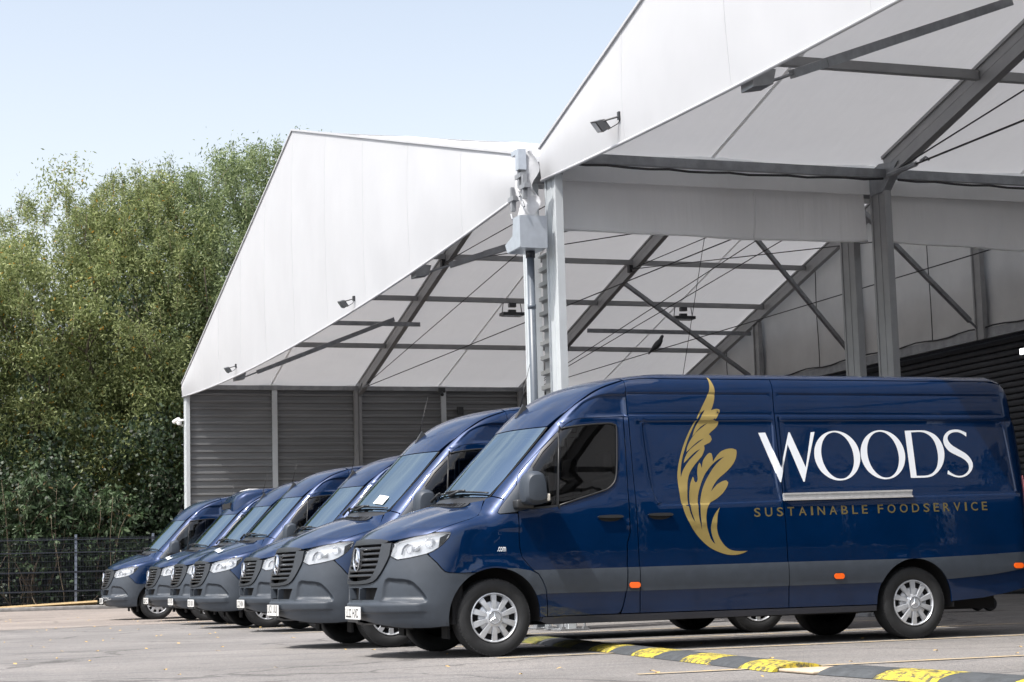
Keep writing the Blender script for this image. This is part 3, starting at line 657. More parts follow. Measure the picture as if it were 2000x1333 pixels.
def willow(loc, H, sx, sy, seed, label, m, dens=1.0, shoots=70):
    H = H*.93
    r_ = np.random.default_rng(seed); t = empty('willow_tree', loc); tag(t, label, 'tree', 'willows behind the yard fence')
    tr = MB(); limb(tr, (0, 0, -.1), (.4*r_.normal(), .4*r_.normal(), H*.26), .42, .30, r_, .05, 5, 9)
    tr.build('trunk', BARK, t, None, True)
    lm = MB(); tips = []
    for k in range(9):
        a = 2*math.pi*k/9+r_.normal(0, .25); z1 = H*r_.uniform(.50, .74); rr = r_.uniform(.35, .95)
        e = (math.cos(a)*sx*rr, math.sin(a)*sy*rr, z1)
        pts = limb(lm, (.1, 0, H*r_.uniform(.12, .28)), e, .15, .018, r_, .42, 7, 6)
        for j in range(5):
            b = pts[r_.integers(2, 7)]; q = b+np.array([r_.normal(0, sx*.35), r_.normal(0, sy*.35), r_.uniform(.4, H*.22)])
            p2 = limb(lm, b, q, .05, .015, r_, .10, 4, 4); tips += p2[2:]
        tips += pts[4:]
    lm.build('limbs', LIMB, t, None, True)
    # clusters: round the branch ends and over an uneven crown surface
    nC = int(370*dens); u = r_.normal(0, 1, (nC, 3)); u /= np.linalg.norm(u, axis=1, keepdims=True)
    rad = r_.uniform(.55, 1.0, nC)**.6
    lump = .90+.13*np.sin(u[:, 0]*4+seed)*np.cos(u[:, 1]*5+seed*2)+.09*np.sin(u[:, 2]*7+u[:, 1]*4)
    C = u*rad[:, None]*lump[:, None]*np.array([sx, sy, H*.45])+np.array([0, 0, H*.55])
    C = C[C[:, 2] > H*.14]
    C = np.vstack([C, np.array(tips)[r_.integers(0, len(tips), int(60*dens))]])
    V = [leaves(C, 230, r_.uniform(.40, .85, len(C)), .17, .052, r_, .55)]
    # upright leafy shoots on the outside of the crown
    tw = MB()
    for k in range(shoots):
        a = r_.uniform(0, 2*math.pi); e_ = r_.uniform(.15, 1.35); q = np.array([math.cos(a)*math.cos(e_)*sx, math.sin(a)*math.cos(e_)*sy, H*.55+math.sin(e_)*H*.42])*1.0
        ln = r_.uniform(.5, 1.25); d = np.array([r_.normal(0, .22), r_.normal(0, .22), 1.0]); st = q-np.array([0, 0, .6])
        tw.tube([tuple(st), tuple(st+d*ln*.5), tuple(st+d*ln+np.array([r_.normal(0, .1), r_.normal(0, .1), 0]))], [.012, .009, .004], 3, False)
        Cs = np.array([st+d*ln*f for f in np.linspace(.15, 1.0, 9)])
        V.append(leaves(Cs, 16, .17, .17, .036, r_, -.3))
    o_ = link('crown', quads('crown', np.vstack(V), m), t); o_['kind'] = 'stuff'; o_ = tw.build('twigs', TWIG, t); o_['kind'] = 'stuff'
    return t
W1 = willow((-69.5, 7.0, 0), 16.6, 4.4, 4.6, 11, 'broad pale green willow at the left edge with bare twigs showing', WILLOW, .85, 110)
W2 = willow((-71.5, 12.2, 0), 18.7, 4.6, 4.6, 23, 'tallest willow standing next to the left marquee gable', WILLOW2, .95, 110)
W3 = willow((-73.0, 15.4, 0), 20.3, 4.2, 3.8, 37, 'willow half hidden behind the sloping edge of the left marquee', WILLOW2, 1.0, 70)
W4 = willow((-70.0, 2.4, 0), 15.2, 4.6, 4.4, 41, 'willow cut off by the left frame edge', WILLOW, 1.0, 60)
W5 = willow((-70.6, 9.7, 0), 17.9, 4.2, 3.6, 53, 'willow in the middle between the pale willow and the tallest one', WILLOW, .9, 80)
index_kids()
for k, (x, y, s, src) in enumerate(((-69, -5.5, .98, W1), (-72, -13, 1.05, W2), (-70, -21, .95, W4), (-73, -30, 1.08, W3), (-71, -40, 1.0, W2))):
    c = copy_tree(src); c.location = (x, y, 0); c.scale = (s, s, s); c.rotation_euler.z = 1.3*k
    c['label'] = 'willow %s of the yard fence beyond the left frame edge' % ('at the near stretch', 'further along', 'opposite the far bays', 'towards the end', 'at the far end')[k]
# dark mass of ivy and brambles behind the fence
r_ = np.random.default_rng(77)
Cy = np.column_stack([r_.uniform(-67.5, -63.6, 900), r_.uniform(-6, 22, 900), np.abs(r_.normal(0, 1, 900))*2.6+.2])
Cy2 = np.column_stack([r_.uniform(-76, -73, 420), r_.uniform(-8, 26, 420), r_.uniform(.2, 9.5, 420)])
V = np.vstack([leaves(Cy, 90, .75, .16, .12, r_, .6), leaves(Cy2, 110, 1.1, .30, .22, r_, .5)])
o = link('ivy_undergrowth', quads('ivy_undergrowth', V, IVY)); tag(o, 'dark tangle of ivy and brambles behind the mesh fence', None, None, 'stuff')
mb = MB()
for k in range(60):
    y = r_.uniform(-3, 14); x = r_.uniform(-64.6, -63.1); h = r_.uniform(1.2, 4.2)
    limb(mb, (x, y, 0), (x+r_.normal(0, .6), y+r_.normal(0, .9), h), .022, .007, r_, .12, 5, 3)
o = mb.build('bramble_stems', TWIG, None, None, True); tag(o, 'pale bare stems tangled behind the mesh fence', None, None, 'stuff')
def shrub(loc, h, rad, seed, label, m=SHRUBLEAF, ln=.24, wd=.085, n=26, bank=1.0):
    r_ = np.random.default_rng(seed); t = empty('shrub', loc); tag(t, label, 'shrub', 'shrubs leaning over the yard fence')
    st = MB(); V = []
    for k in range(n):
        a = r_.uniform(0, 2*math.pi); rr = rad*r_.uniform(.2, 1.0); e = np.array([math.cos(a)*rr*.7, math.sin(a)*rr, h*r_.uniform(.5, 1.0)])
        pts = limb(st, (r_.normal(0, .15), r_.normal(0, .2), 0), e, .030, .008, r_, .16, 6, 4)
        for j in range(7):
            b = pts[3]+(pts[6]-pts[3])*j/6; d = r_.normal(0, 1, 3); d[2] = abs(d[2])*.2; d /= np.linalg.norm(d); q = b+d*r_.uniform(.35, .8)+np.array([0, 0, .1])
            st.tube([tuple(b), tuple((b+q)/2+np.array([0, 0, .06])), tuple(q)], [.008, .006, .003], 3, False)
            Cs = np.array([b+(q-b)*f for f in np.linspace(.25, 1.0, 6)]); V.append(leaves(Cs, int(5*bank), .10, ln, wd, r_, 1.0))
    o_ = st.build('stems', TWIG, t, None, True); o_['kind'] = 'stuff'; o_ = link('foliage', quads('foliage', np.vstack(V), m), t); o_['kind'] = 'stuff'; return t
shrub((-64.3, 5.6, 0), 4.6, 1.5, 5, 'buddleia shrub with long pale leaves at the left of the fence', n=34)
shrub((-64.6, 8.0, 0), 3.9, 1.4, 6, 'leafy shrub with drooping brown seed heads above the fence post', n=30)
shrub((-65.2, 3.6, 0), 5.4, 1.4, 8, 'tall buddleia shrub at the very left edge above the fence', n=30)
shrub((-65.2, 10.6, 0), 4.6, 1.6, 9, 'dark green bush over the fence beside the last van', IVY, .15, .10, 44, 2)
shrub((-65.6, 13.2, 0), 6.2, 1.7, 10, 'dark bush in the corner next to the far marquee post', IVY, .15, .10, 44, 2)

# ---- mesh panel fence
FENCE = mat("dark_fence_wire", (.022, .026, .036), .5, .3); FPOST = grain(mat("grey_fence_post", (.18, .21, .26), .5, .2), (.18, .21, .26), .1, 4, 4)
fe = empty('mesh_fence', (FX, 6.8, 0)); tag(fe, 'dark welded mesh fence with grey posts along the planted edge', 'fence')
pan = MB(); PW = 2.52
for i in range(51):
    y = i*PW/50; pan.box((-.003, y-.0035, .22), (.003, y+.0035, 2.36))
for j in range(12):
    z = .25+j*.19; w_ = .005
    pan.box((.003, 0, z-w_), (.010, PW, z+w_))
for z in (.62, 1.25, 1.88, 2.30): pan.box((.0, 0, z-.035), (.028, PW, z+.002))
pme = pan.mesh('wire_panel', FENCE)
post = MB(); post.box((-.03, -.035, 0), (.03, .035, 2.42)); post.box((-.036, -.041, 2.42), (.036, .041, 2.44)); fpm = post.mesh('fence_post', FPOST)
for k in range(-6, 6):
    o = link('wire_panel', pme, fe, (0.03, k*PW, 0)); o['kind'] = 'stuff'
    link('fence_post', fpm, fe, (0, k*PW, 0))
mb = MB(); mb.box((-.12, -2.9, 0), (.10, 2.0, .06)); me = mb.mesh('plank', grain(mat("tan_board", (.46, .33, .17), .8), (.46, .33, .17), .15, 3, 5, .15, 30))
o = link('long_board', me, None, (-62.45, 5.45, .12)); o.rotation_euler = (R(2.2), R(-20), 0); tag(o, 'long tan board lying along the foot of the mesh fence', 'board')
mb = MB(); mb.box((-.1, -30, 0), (.1, 30, .2)); 
# ================================================================ delivery van
def lut(xs, ys, n=1200):
    """smooth monotone cubic through the points, tabulated"""
    xs = np.array(xs, float); ys = np.array(ys, float); h = np.diff(xs); d = np.diff(ys)/h
    m = np.zeros(len(xs)); m[0] = d[0]; m[-1] = d[-1]
    for i in range(1, len(xs)-1):
        if d[i-1]*d[i] > 0:
            w1 = 2*h[i]+h[i-1]; w2 = h[i]+2*h[i-1]; m[i] = (w1+w2)/(w1/d[i-1]+w2/d[i])
    X = np.linspace(xs[0], xs[-1], n); i = np.clip(np.searchsorted(xs, X)-1, 0, len(xs)-2); t = (X-xs[i])/h[i]
    Y = (2*t**3-3*t**2+1)*ys[i]+(t**3-2*t**2+t)*h[i]*m[i]+(-2*t**3+3*t**2)*ys[i+1]+(t**3-t**2)*h[i]*m[i+1]
    X = np.concatenate([[xs[0]-2], X, [xs[-1]+2]]); Y = np.concatenate([[ys[0]-2*m[0]], Y, [ys[-1]+2*m[-1]]])
    return lambda x: np.interp(x, X, Y)
W0 = lut([.15,.30,.45,.55,.80,1.0,1.2,1.4,1.6,1.9,2.2,2.4,2.6],[.92,.955,.975,.985,.995,1.0,.998,.985,.962,.93,.897,.872,.848])
YN = lut([.15,.24,.32,.42,.5,.62,.75,.9,1.05,1.15,1.4],[.20,.10,.03,-.015,-.03,-.03,-.02,.01,.045,.085,.22])
HZ = lut([-.05,.05,.15,.3,.5,.7,.9,1.3],[1.026,1.102,1.168,1.244,1.320,1.380,1.418,1.475])
YC = lut([.1,1.0,1.2,1.4,1.6,1.8,2.0,2.1,2.2,2.3,2.4,2.5,2.56,2.6,2.7],[.44,.44,.61,.79,.975,1.16,1.355,1.45,1.55,1.665,1.81,2.01,2.2,2.42,3.4])
YR = lut([.2,.9,1.3,2.0,2.5],[6.74,6.77,6.77,6.74,6.68])
def smax(a, b, k):
    h = np.maximum(k-np.abs(a-b), 0)/k
    return np.maximum(a, b)+h*h*k*.25
def body(P):
    """implicit van body: negative inside"""
    x = np.abs(P[:, 0]); y = P[:, 1]; z = P[:, 2]
    side = x-W0(z)
    fr = (YN(z)+.48*x**3-y)*.8
    hood = z-(HZ(y)-.105*(x/.8)**2-.03*np.maximum(x-.7, 0)/.3)
    lower = smax(smax(smax(fr, side, .16), hood, .07), y-3., .1)
    ws = (YC(z)+.23*(x/.85)**2-y)*.72
    roof = z-(2.63-.045*(x/.8)**2)
    rear = y-(YR(z)-.05*x**2)
    upper = smax(smax(smax(ws, side, .13), roof, .20), rear, .2)
    return -smax(-upper, -lower, .03)
def grad(P, e=1e-3):
    g = np.stack([body(P+np.array(d)*e)-body(P-np.array(d)*e) for d in ((1,0,0),(0,1,0),(0,0,1))], 1)
    return g/np.maximum(np.linalg.norm(g, axis=1, keepdims=True), 1e-9)
def rays(dom, u, v):
    z0 = np.zeros_like(u); o1 = np.ones_like(u)
    if dom == 'side': return np.stack([1.35*o1, u, v], 1), np.stack([-o1, z0, z0], 1)
    if dom == 'top': return np.stack([u, v, 3*o1], 1), np.stack([z0, z0, -o1], 1)
    if dom == 'nose':
        t = np.radians(u); d = np.stack([np.sin(t), -np.cos(t), z0], 1)
        return np.stack([z0, o1, v], 1)+1.35*d, -d
    if dom == 'tail':
        t = np.radians(u); d = np.stack([np.sin(t), np.cos(t), z0], 1)
        return np.stack([z0, 5.8*o1, v], 1)+1.6*d, -d
    if dom == 'ws':
        d = np.stack([z0, .75*o1, -.66*o1], 1)
        return np.stack([u, .66*v, .75*v], 1)-1.6*d, d
DS = {'side': (1, 1), 'top': (1, 1), 'nose': (.0175, 1), 'tail': (.017, 1), 'ws': (1, 1)}   # metres per domain unit
def to_dom(dom, P):
    P = np.atleast_2d(P)
    if dom == 'side': return P[:, 1:3].copy()
    if dom == 'top': return P[:, 0:2].copy()
    if dom == 'nose': return np.stack([np.degrees(np.arctan2(P[:, 0], 1-P[:, 1])), P[:, 2]], 1)
    if dom == 'tail': return np.stack([np.degrees(np.arctan2(P[:, 0], P[:, 1]-5.8)), P[:, 2]], 1)
    if dom == 'ws': return np.stack([P[:, 0], .66*P[:, 1]+.75*P[:, 2]], 1)
def hit(dom, uv, off=0.0):
    uv = np.asarray(uv, float); o, d = rays(dom, uv[:, 0], uv[:, 1]); n = len(uv)
    T = 2.9 if dom == 'top' else 2.6 if dom == 'ws' else 1.5
    lo = np.zeros(n); hi = np.full(n, T); done = np.zeros(n, bool)
    for t in np.linspace(0, T, 90)[1:]:
        ins = (body(o+d*t) < off) & ~done
        hi[ins] = t; done |= ins; lo[~done] = t
    for _ in range(22):
        m = (lo+hi)/2; ins = body(o+d*m[:, None]) < off
        hi = np.where(ins, m, hi); lo = np.where(ins, lo, m)
    P = o+d*hi[:, None]
    return P, d
def surf(dom, uv, off=0.0, disp=None):
    """surface points and normals at domain coordinates"""
    uv = np.asarray(uv, float); P, d = hit(dom, uv)
    g = grad(P)
    if disp is not None:
        e = .003
        su, sv = DS[dom]
        dz = disp(uv)
        du = (disp(uv+np.array([e/su, 0]))-disp(uv-np.array([e/su, 0])))/(2*e)
        dv = (disp(uv+np.array([0, e]))-disp(uv-np.array([0, e])))/(2*e)
        if dom == 'side': au = np.array([[0, 1., 0]]); av = np.array([[0, 0, 1.]])
        elif dom == 'top': au = np.array([[1., 0, 0]]); av = np.array([[0, 1., 0]])
        elif dom == 'nose': t = np.radians(uv[:, 0]); au = np.stack([np.cos(t), np.sin(t), 0*t], 1); av = np.array([[0, 0, 1.]])
        else: au = np.array([[1., 0, 0]]); av = np.array([[0, .66, .75]])
        den = np.sum(g*d, 1)
        Pu = au-d*(np.sum(g*au, 1)/den)[:, None]-d*du[:, None]
        Pv = av-d*(np.sum(g*av, 1)/den)[:, None]-d*dv[:, None]
        nn = np.cross(Pu, Pv); nn /= np.maximum(np.linalg.norm(nn, axis=1, keepdims=True), 1e-9)
        nn *= np.sign(np.sum(nn*g, 1))[:, None]
        P = P-d*dz[:, None]; g = nn
    return P+g*off, g
def inpoly(p, poly):
    x, y = p[:, 0], p[:, 1]; r = np.zeros(len(p), bool); q = np.asarray(poly); n = len(q)
    for i in range(n):
        x0, y0 = q[i]; x1, y1 = q[(i+1) % n]
        c = ((y0 > y) != (y1 > y)) & (x < (x1-x0)*(y-y0)/((y1-y0) or 1e-12)+x0)
        r ^= c
    return r
def dseg(p, q, closed=True):
    """distance from points to a polyline"""
    q = np.asarray(q, float); n = len(q); r = np.full(len(p), 1e9)
    for i in range(n if closed else n-1):
        a = q[i]; b = q[(i+1) % n]; ab = b-a; t = np.clip(((p-a)@ab)/max(ab@ab, 1e-12), 0, 1)
        r = np.minimum(r, np.linalg.norm(p-a-t[:, None]*ab, axis=1))
    return r
def resample(q, step, closed=True):
    q = [np.asarray(a, float) for a in q]; out = []
    n = len(q)
    for i in range(n if closed else n-1):
        a, b = q[i], q[(i+1) % n]; k = max(1, int(np.ceil(np.linalg.norm(b-a)/step)))
        out += [a+(b-a)*j/k for j in range(k)]
    if not closed: out.append(q[-1])
    return np.array(out)
def curvy(q, sub=3, corner=50, closed=True):
    """round a traced outline (Catmull-Rom) but keep its sharp corners"""
    q = [np.asarray(a, float) for a in q]; n = len(q); out = []
    def sharp(i):
        if not closed and (i == 0 or i == n-1): return True
        a = q[i]-q[i-1]; b = q[(i+1) % n]-q[i]
        return abs(math.degrees(math.atan2(a[0]*b[1]-a[1]*b[0], a@b))) > corner
    S = [sharp(i) for i in range(n)]
    for i in range(n if closed else n-1):
        p1, p2 = q[i], q[(i+1) % n]
        m1 = (p2-p1) if S[i] else (p2-q[i-1])/2
        m2 = (p2-p1) if S[(i+1) % n] else (q[(i+2) % n]-p1)/2
        for k in range(sub):
            t = k/sub; out.append((2*t**3-3*t*t+1)*p1+(t**3-2*t*t+t)*m1+(-2*t**3+3*t*t)*p2+(t**3-t*t)*m2)
    if not closed: out.append(q[-1])
    return np.array(out)
def inset_poly(q, d):
    q = np.asarray(q, float); n = len(q)
    A = 0.5*np.sum(q[:, 0]*np.roll(q[:, 1], -1)-np.roll(q[:, 0], -1)*q[:, 1])
    s = 1 if A > 0 else -1
    e = np.roll(q, -1, 0)-q; e /= np.maximum(np.linalg.norm(e, axis=1, keepdims=True), 1e-9)
    nr = np.stack([-e[:, 1], e[:, 0]], 1)*s; npv = np.roll(nr, 1, 0)
    b = nr+npv; L2 = np.maximum(np.sum(b*b, 1, keepdims=True), .6)
    return q+2*b/L2*d
def panel(name, dom, outline, m, holes=(), step=.1, creases=(), off=0.0, disp=None, rim=.014, gap=.0025, mirror=False, edge_step=None):
    """cut a piece out of the body surface: outline and holes in domain coordinates; edges turned inwards"""
    su, sv = DS[dom]; sc_ = np.array([su, sv])
    O = inset_poly(np.asarray(outline, float)*sc_, gap) if gap else np.asarray(outline, float)*sc_
    H = [inset_poly(np.asarray(h, float)*sc_, -gap) if gap else np.asarray(h, float)*sc_ for h in holes]
    es = edge_step or step
    loops = [resample(O, es)]+[resample(h, es) for h in H]
    lines = [resample(np.asarray(c, float)*sc_, es, False) for c in creases]
    pts = []; edges = []
    for lp in loops:
        b = len(pts); pts += list(lp); edges += [(b+i, b+(i+1) % len(lp)) for i in range(len(lp))]
    for ln in lines:
        k = inpoly(ln, O); 
        b = len(pts); idx = {}
        for i, p in enumerate(ln):
            if k[i]: idx[i] = len(pts); pts.append(p)
        edges += [(idx[i], idx[i+1]) for i in range(len(ln)-1) if i in idx and i+1 in idx]
    mn, mx = O.min(0), O.max(0)
    gx = np.arange(mn[0]+step*.5, mx[0], step); gy = np.arange(mn[1]+step*.5, mx[1], step)
    if len(gx) and len(gy):
        G = np.stack(np.meshgrid(gx, gy), -1).reshape(-1, 2)
        k = inpoly(G, O)
        for h in H: k &= ~inpoly(G, h)
        G = G[k]
        if len(G):
            k = np.ones(len(G), bool)
            for lp in loops: k &= dseg(G, lp) > step*.4
            for ln in lines: k &= dseg(G, ln, False) > step*.4
            pts += list(G[k])
    r = delaunay_2d_cdt([Vector((float(a), float(b))) for a, b in pts], edges, [], 0, 1e-6)
    V2 = np.array([tuple(v) for v in r[0]]); T = np.array([tuple(f) for f in r[2]])
    c = V2[T].mean(1); k = inpoly(c, loops[0])
    for lp in loops[1:]: k &= ~inpoly(c, lp)
    T = T[k]
    used = np.unique(T); mp = -np.ones(len(V2), int); mp[used] = np.arange(len(used)); V2 = V2[used]; T = mp[T]
    P, Nn = surf(dom, V2/sc_, off, disp)
    # orientation
    a, b, cc = P[T[:, 0]], P[T[:, 1]], P[T[:, 2]]
    fl = np.sum(np.cross(b-a, cc-a)*Nn[T].mean(1), 1) < 0
    T[fl] = T[fl][:, ::-1]
    Fc = [tuple(t) for t in T]; Vn = list(P); Nv = list(Nn)
    if rim:
        ec = {}
        for t in T:
            for i in range(3):
                e = (t[i], t[(i+1) % 3]); ec[(min(e), max(e))] = ec.get((min(e), max(e)), 0)+1
        for t in T:
            for i in range(3):
                e0, e1 = t[i], t[(i+1) % 3]
                if ec[(min(e0, e1), max(e0, e1))] == 1:
                    bI = len(Vn)
                    Vn += [P[e0], P[e1], P[e1]-Nn[e1]*rim, P[e0]-Nn[e0]*rim]
                    Nv += [(0, 0, 0)]*4
                    Fc.append((bI+1, bI, bI+3, bI+2))
    Vn = np.array(Vn); Nv = np.array(Nv)
    if mirror:
        Vn = Vn*np.array([-1, 1, 1]); Nv = Nv*np.array([-1, 1, 1]); Fc = [f[::-1] for f in Fc]
    return mesh(name, Vn, Fc, m, True, Nv)
def sstep(t): t = np.clip(t, 0, 1); return t*t*(3-2*t)

# ---- materials
PAINT = mat("navy_paint", (0.0005, 0.0085, 0.036), 0.36, 0.35, 0.75, 0.03, coat_rough=0.012)
def paint_detail(m):
    b = pbsdf(m); b.inputs["Coat IOR"].default_value = 1.58; tc = N(m, "ShaderNodeTexCoord")
    n = N(m, "ShaderNodeTexNoise", Scale=2.2, Detail=5.0, Roughness=.65); L(m, tc, "Object", n, "Vector")
    r = ramp(m, [(0.35, (0.0001, 0.0130, 0.052)), (0.75, (0.0003, 0.0165, 0.066))], n); # road dust thrown up on the lower panels
    sp_ = N(m, "ShaderNodeSeparateXYZ"); L(m, tc, "Object", sp_, "Vector"); nd = N(m, "ShaderNodeTexNoise", Scale=3.5, Detail=8.0, Roughness=.7); L(m, tc, "Object", nd, "Vector")
    md_ = N(m, "ShaderNodeMapRange"); md_.inputs["From Min"].default_value = .95; md_.inputs["From Max"].default_value = .25; md_.inputs["To Max"].default_value = .02; L(m, sp_, "Z", md_, "Value")
    mm_ = N(m, "ShaderNodeMath", operation='MULTIPLY'); L(m, md_, "Result", mm_, 0); L(m, nd, "Fac", mm_, 1)
    mxd = N(m, "ShaderNodeMix", data_type='RGBA'); L(m, mm_, "Value", mxd, 0); L(m, r, "Color", mxd, 6); mxd.inputs[7].default_value = (.20, .17, .14, 1)
    m.node_tree.links.new(mxd.outputs[2], b.inputs["Base Color"])
    n2 = N(m, "ShaderNodeTexNoise", Scale=7.0, Detail=2.0); L(m, tc, "Object", n2, "Vector")
    bp = N(m, "ShaderNodeBump", Strength=.035, Distance=.02); L(m, n2, "Fac", bp, "Height"); L(m, bp, "Normal", b, "Coat Normal")
    n3 = N(m, "ShaderNodeTexNoise", Scale=5.0, Detail=8.0, Roughness=.7); L(m, tc, "Object", n3, "Vector")
    mr = N(m, "ShaderNodeMapRange"); mr.inputs["From Min"].default_value = .45; mr.inputs["From Max"].default_value = .8
    mr.inputs["To Min"].default_value = .015; mr.inputs["To Max"].default_value = .12
    L(m, n3, "Fac", mr, "Value"); L(m, mr, "Result", b, "Coat Roughness")
paint_detail(PAINT)
PLASTIC = grain(mat("grey_plastic", (0.030, 0.038, 0.050), 0.48), (0.030, 0.038, 0.050), .12, 9, 6, .12, 420, .06)
GRILLEGREY = grain(mat('grille_grey', (0.022, 0.025, 0.030), 0.4), (0.022, 0.025, 0.030), .1, 9, 5, .05, 300)
DARKPLASTIC = grain(mat("black_plastic", (0.014, 0.015, 0.017), 0.42), (0.014, 0.015, 0.017), .15, 12, 4, .06, 300)
BLACK = mat("black_underside", (0.004, 0.004, 0.005), 0.85)
RUBBER = grain(mat("tyre_rubber", (0.009, 0.0098, 0.011), 0.72), (0.009, 0.0098, 0.011), .35, 14, 6, .1, 200)
SILVER = grain(mat("silver_hubcap", (0.50, 0.52, 0.55), 0.36, 0.55), (0.50, 0.52, 0.55), .07, 8, 5)
CHROME = mat("chrome", (0.58, 0.60, 0.63), 0.16, 1.0)
ALU = grain(mat("slide_rail_metal", (0.62, 0.62, 0.62), 0.34, 0.5), (0.62, 0.62, 0.62), .1, 20, 4)
WSGLASS = glass("windscreen_glass", (0.30, 0.37, 0.41), 5.2, 0.0, (.68, .86, 1.0))
SIDEGLASS = glass("side_glass", (0.13, 0.15, 0.165), 1.6)
LENSGLASS = glass("lamp_lens", (0.98, 0.985, 0.99), 1.45)
REFLECTOR = mat("lamp_reflector", (0.92, 0.93, 0.94), 0.45, 0.0)
BOWL = mat("lamp_bowl", (0.80, 0.81, 0.83), 0.35, 0.15)
LAMPDARK = mat("lamp_bezel", (0.18, 0.19, 0.21), 0.3, 0.4)
ORANGE = mat("orange_marker", (0.9, 0.13, 0.01), 0.25, 0, .6)
REDLENS = mat("red_lamp", (0.45, 0.01, 0.01), 0.2, 0, .8)
WHITEVINYL = mat("white_vinyl", (0.60, 0.63, 0.67), 0.35)
GOLDVINYL = grain(mat("gold_vinyl", (0.27, 0.205, 0.070), 0.34, 0.25), (0.27, 0.205, 0.070), .06, 5, 3)
DIMGOLD = mat("dull_gold_vinyl", (0.105, 0.082, 0.030), 0.45, 0.1)
PLATEWHITE = mat("plate_white", (0.80, 0.80, 0.78), 0.35, 0, .3)
INK = mat("plate_black", (0.01, 0.01, 0.01), 0.5)
SEAT = mat("seat_fabric", (0.035, 0.037, 0.042), 0.9)
TRIM = mat("cabin_trim", (0.055, 0.058, 0.062), 0.7)
LIGHTTRIM = mat("pale_cabin_trim", (0.22, 0.23, 0.24), 0.7)
PAPER = mat("white_paper", (0.82, 0.82, 0.80), 0.8)

# ---- outlines (metres, nose at y = 0)
G = dict(
 glass=[(1.696,2.015),(1.721,2.044),(1.758,2.06),(1.954,2.085),(2.186,2.1),(2.239,2.088),(2.259,2.056),(2.244,1.825),(2.225,1.638),(2.195,1.553),(2.137,1.503),(2.089,1.482),(1.856,1.414),(1.642,1.353),(1.636,1.362)],
 quarter=[(1.648,1.962),(1.678,1.972),(1.618,1.352),(1.444,1.335),(1.377,1.329),(1.404,1.690)],
 tri=[(1.048,1.286),(1.07,1.325),(1.237,1.521),(1.398,1.703),(1.412,1.690),(1.380,1.329),(1.219,1.289),(1.066,1.274)],
 doortop=[(1.246,1.54),(1.276,1.621),(1.343,1.706),(1.499,1.86),(1.701,2.044),(1.809,2.122),(1.898,2.15),(2.113,2.161),(2.338,2.165)],
 crease=[(2.387,2.385),(2.133,2.374),(1.982,2.32),(1.903,2.261),(1.821,2.189)],
 rec=[(2.531,2.078),(2.563,2.109),(2.603,2.124),(3.895,2.134),(3.876,1.596),(3.905,1.357),(2.726,1.331),(2.65,1.354),(2.606,1.39),(2.559,1.607)],
 rec2=[(3.965,2.11),(3.985,2.134),(6.394,2.139),(6.457,2.11),(6.493,2.041),(6.543,1.457),(6.542,1.418),(6.512,1.396),(5.321,1.379),(3.965,1.357)],
)
FW, RW, WR = 1.0, 5.325, .349           # wheel positions along the van, tyre radius
DOORY, SEAMY, SLIDEY = 2.33, 2.392, 3.935
rec1 = curvy(G['rec'], 3); rec2 = curvy(G['rec2'], 3); gl_ = curvy(G['glass'], 3, 70)
crz = curvy(G['crease'], 4, 90, False)
def sdisp(uv):
    """pressed shapes of the van side"""
    y, z = uv[:, 0], uv[:, 1]; d = np.zeros(len(uv))
    for q in (rec1, rec2):
        i = inpoly(uv, q); s = np.where(i, 1, -1)*dseg(uv, q); d -= .013*sstep(s/.022+.5)
    inn = (y > SEAMY-.02) & (y < 6.6)
    e = sstep((6.52-y)/.12)
    for zc, dep in ((2.389, .010), (2.19, .008)):
        d -= np.where(inn, dep*e*sstep(1-np.abs(z-zc)/.020), 0)
    d -= np.where(inn, .006*sstep((2.389-z)/.01)*sstep((z-2.19)/.01)*e, 0)
    q = (y < SEAMY) & (y > 1.7) & (z > 2.1)
    if q.any():
        p = uv[q]; zc = np.interp(p[:, 0], crz[::-1, 0], crz[::-1, 1]); 
        s = dseg(p, crz, False)*np.where(p[:, 1] < zc, 1, -1)
        d[q] -= .020*sstep(s/.03+.3)*sstep((p[:, 0]-1.72)/.25)*sstep((p[:, 1]-2.155)/.03)
    q = (y > 1.2) & (y < 2.45) & (z > 1.25) & (z < 2.15)
    if q.any():
        p = uv[q]; s = dseg(p, gl_)-.052
        d[q] -= .008*sstep(-s/.018+.5)*sstep((p[:, 0]-1.55)/.3)
    for yc, rr in ((FW, .445), (RW, .425)):
        r = np.hypot(y-yc, z-.36)
        d += .012*sstep(1-np.abs(r-rr)/.09)*sstep((z-.5)/.2)
    d += .010*sstep(1-np.abs(z-1.16)/.06)*sstep((y-.9)/.3)*.6      # soft waist line
    return d
def off_line(q, k):  # parallel polyline
    q = np.asarray(q); e = np.gradient(q, axis=0); e /= np.linalg.norm(e, axis=1, keepdims=True)
    return q+np.stack([-e[:, 1], e[:, 0]], 1)*k
SC = [np.vstack([inset_poly(r_, k), inset_poly(r_, k)[:1]]) for r_ in (rec1, rec2) for k in (-.011, 0, .011)]
for zc in (2.389, 2.19):
    for k in (-.02, -.01, 0, .01, .02): SC.append([(SEAMY+.01, zc+k), (6.5, zc+k)])
SC += [off_line(crz, k) for k in (-.012, 0.006, .022)]
gr_ = inset_poly(gl_, -.052); SC += [np.vstack([inset_poly(gr_, k), inset_poly(gr_, k)[:1]]) for k in (-.009, .009)]
for zc in (1.10, 1.16, 1.22): SC.append([(.95, zc), (6.55, zc)])

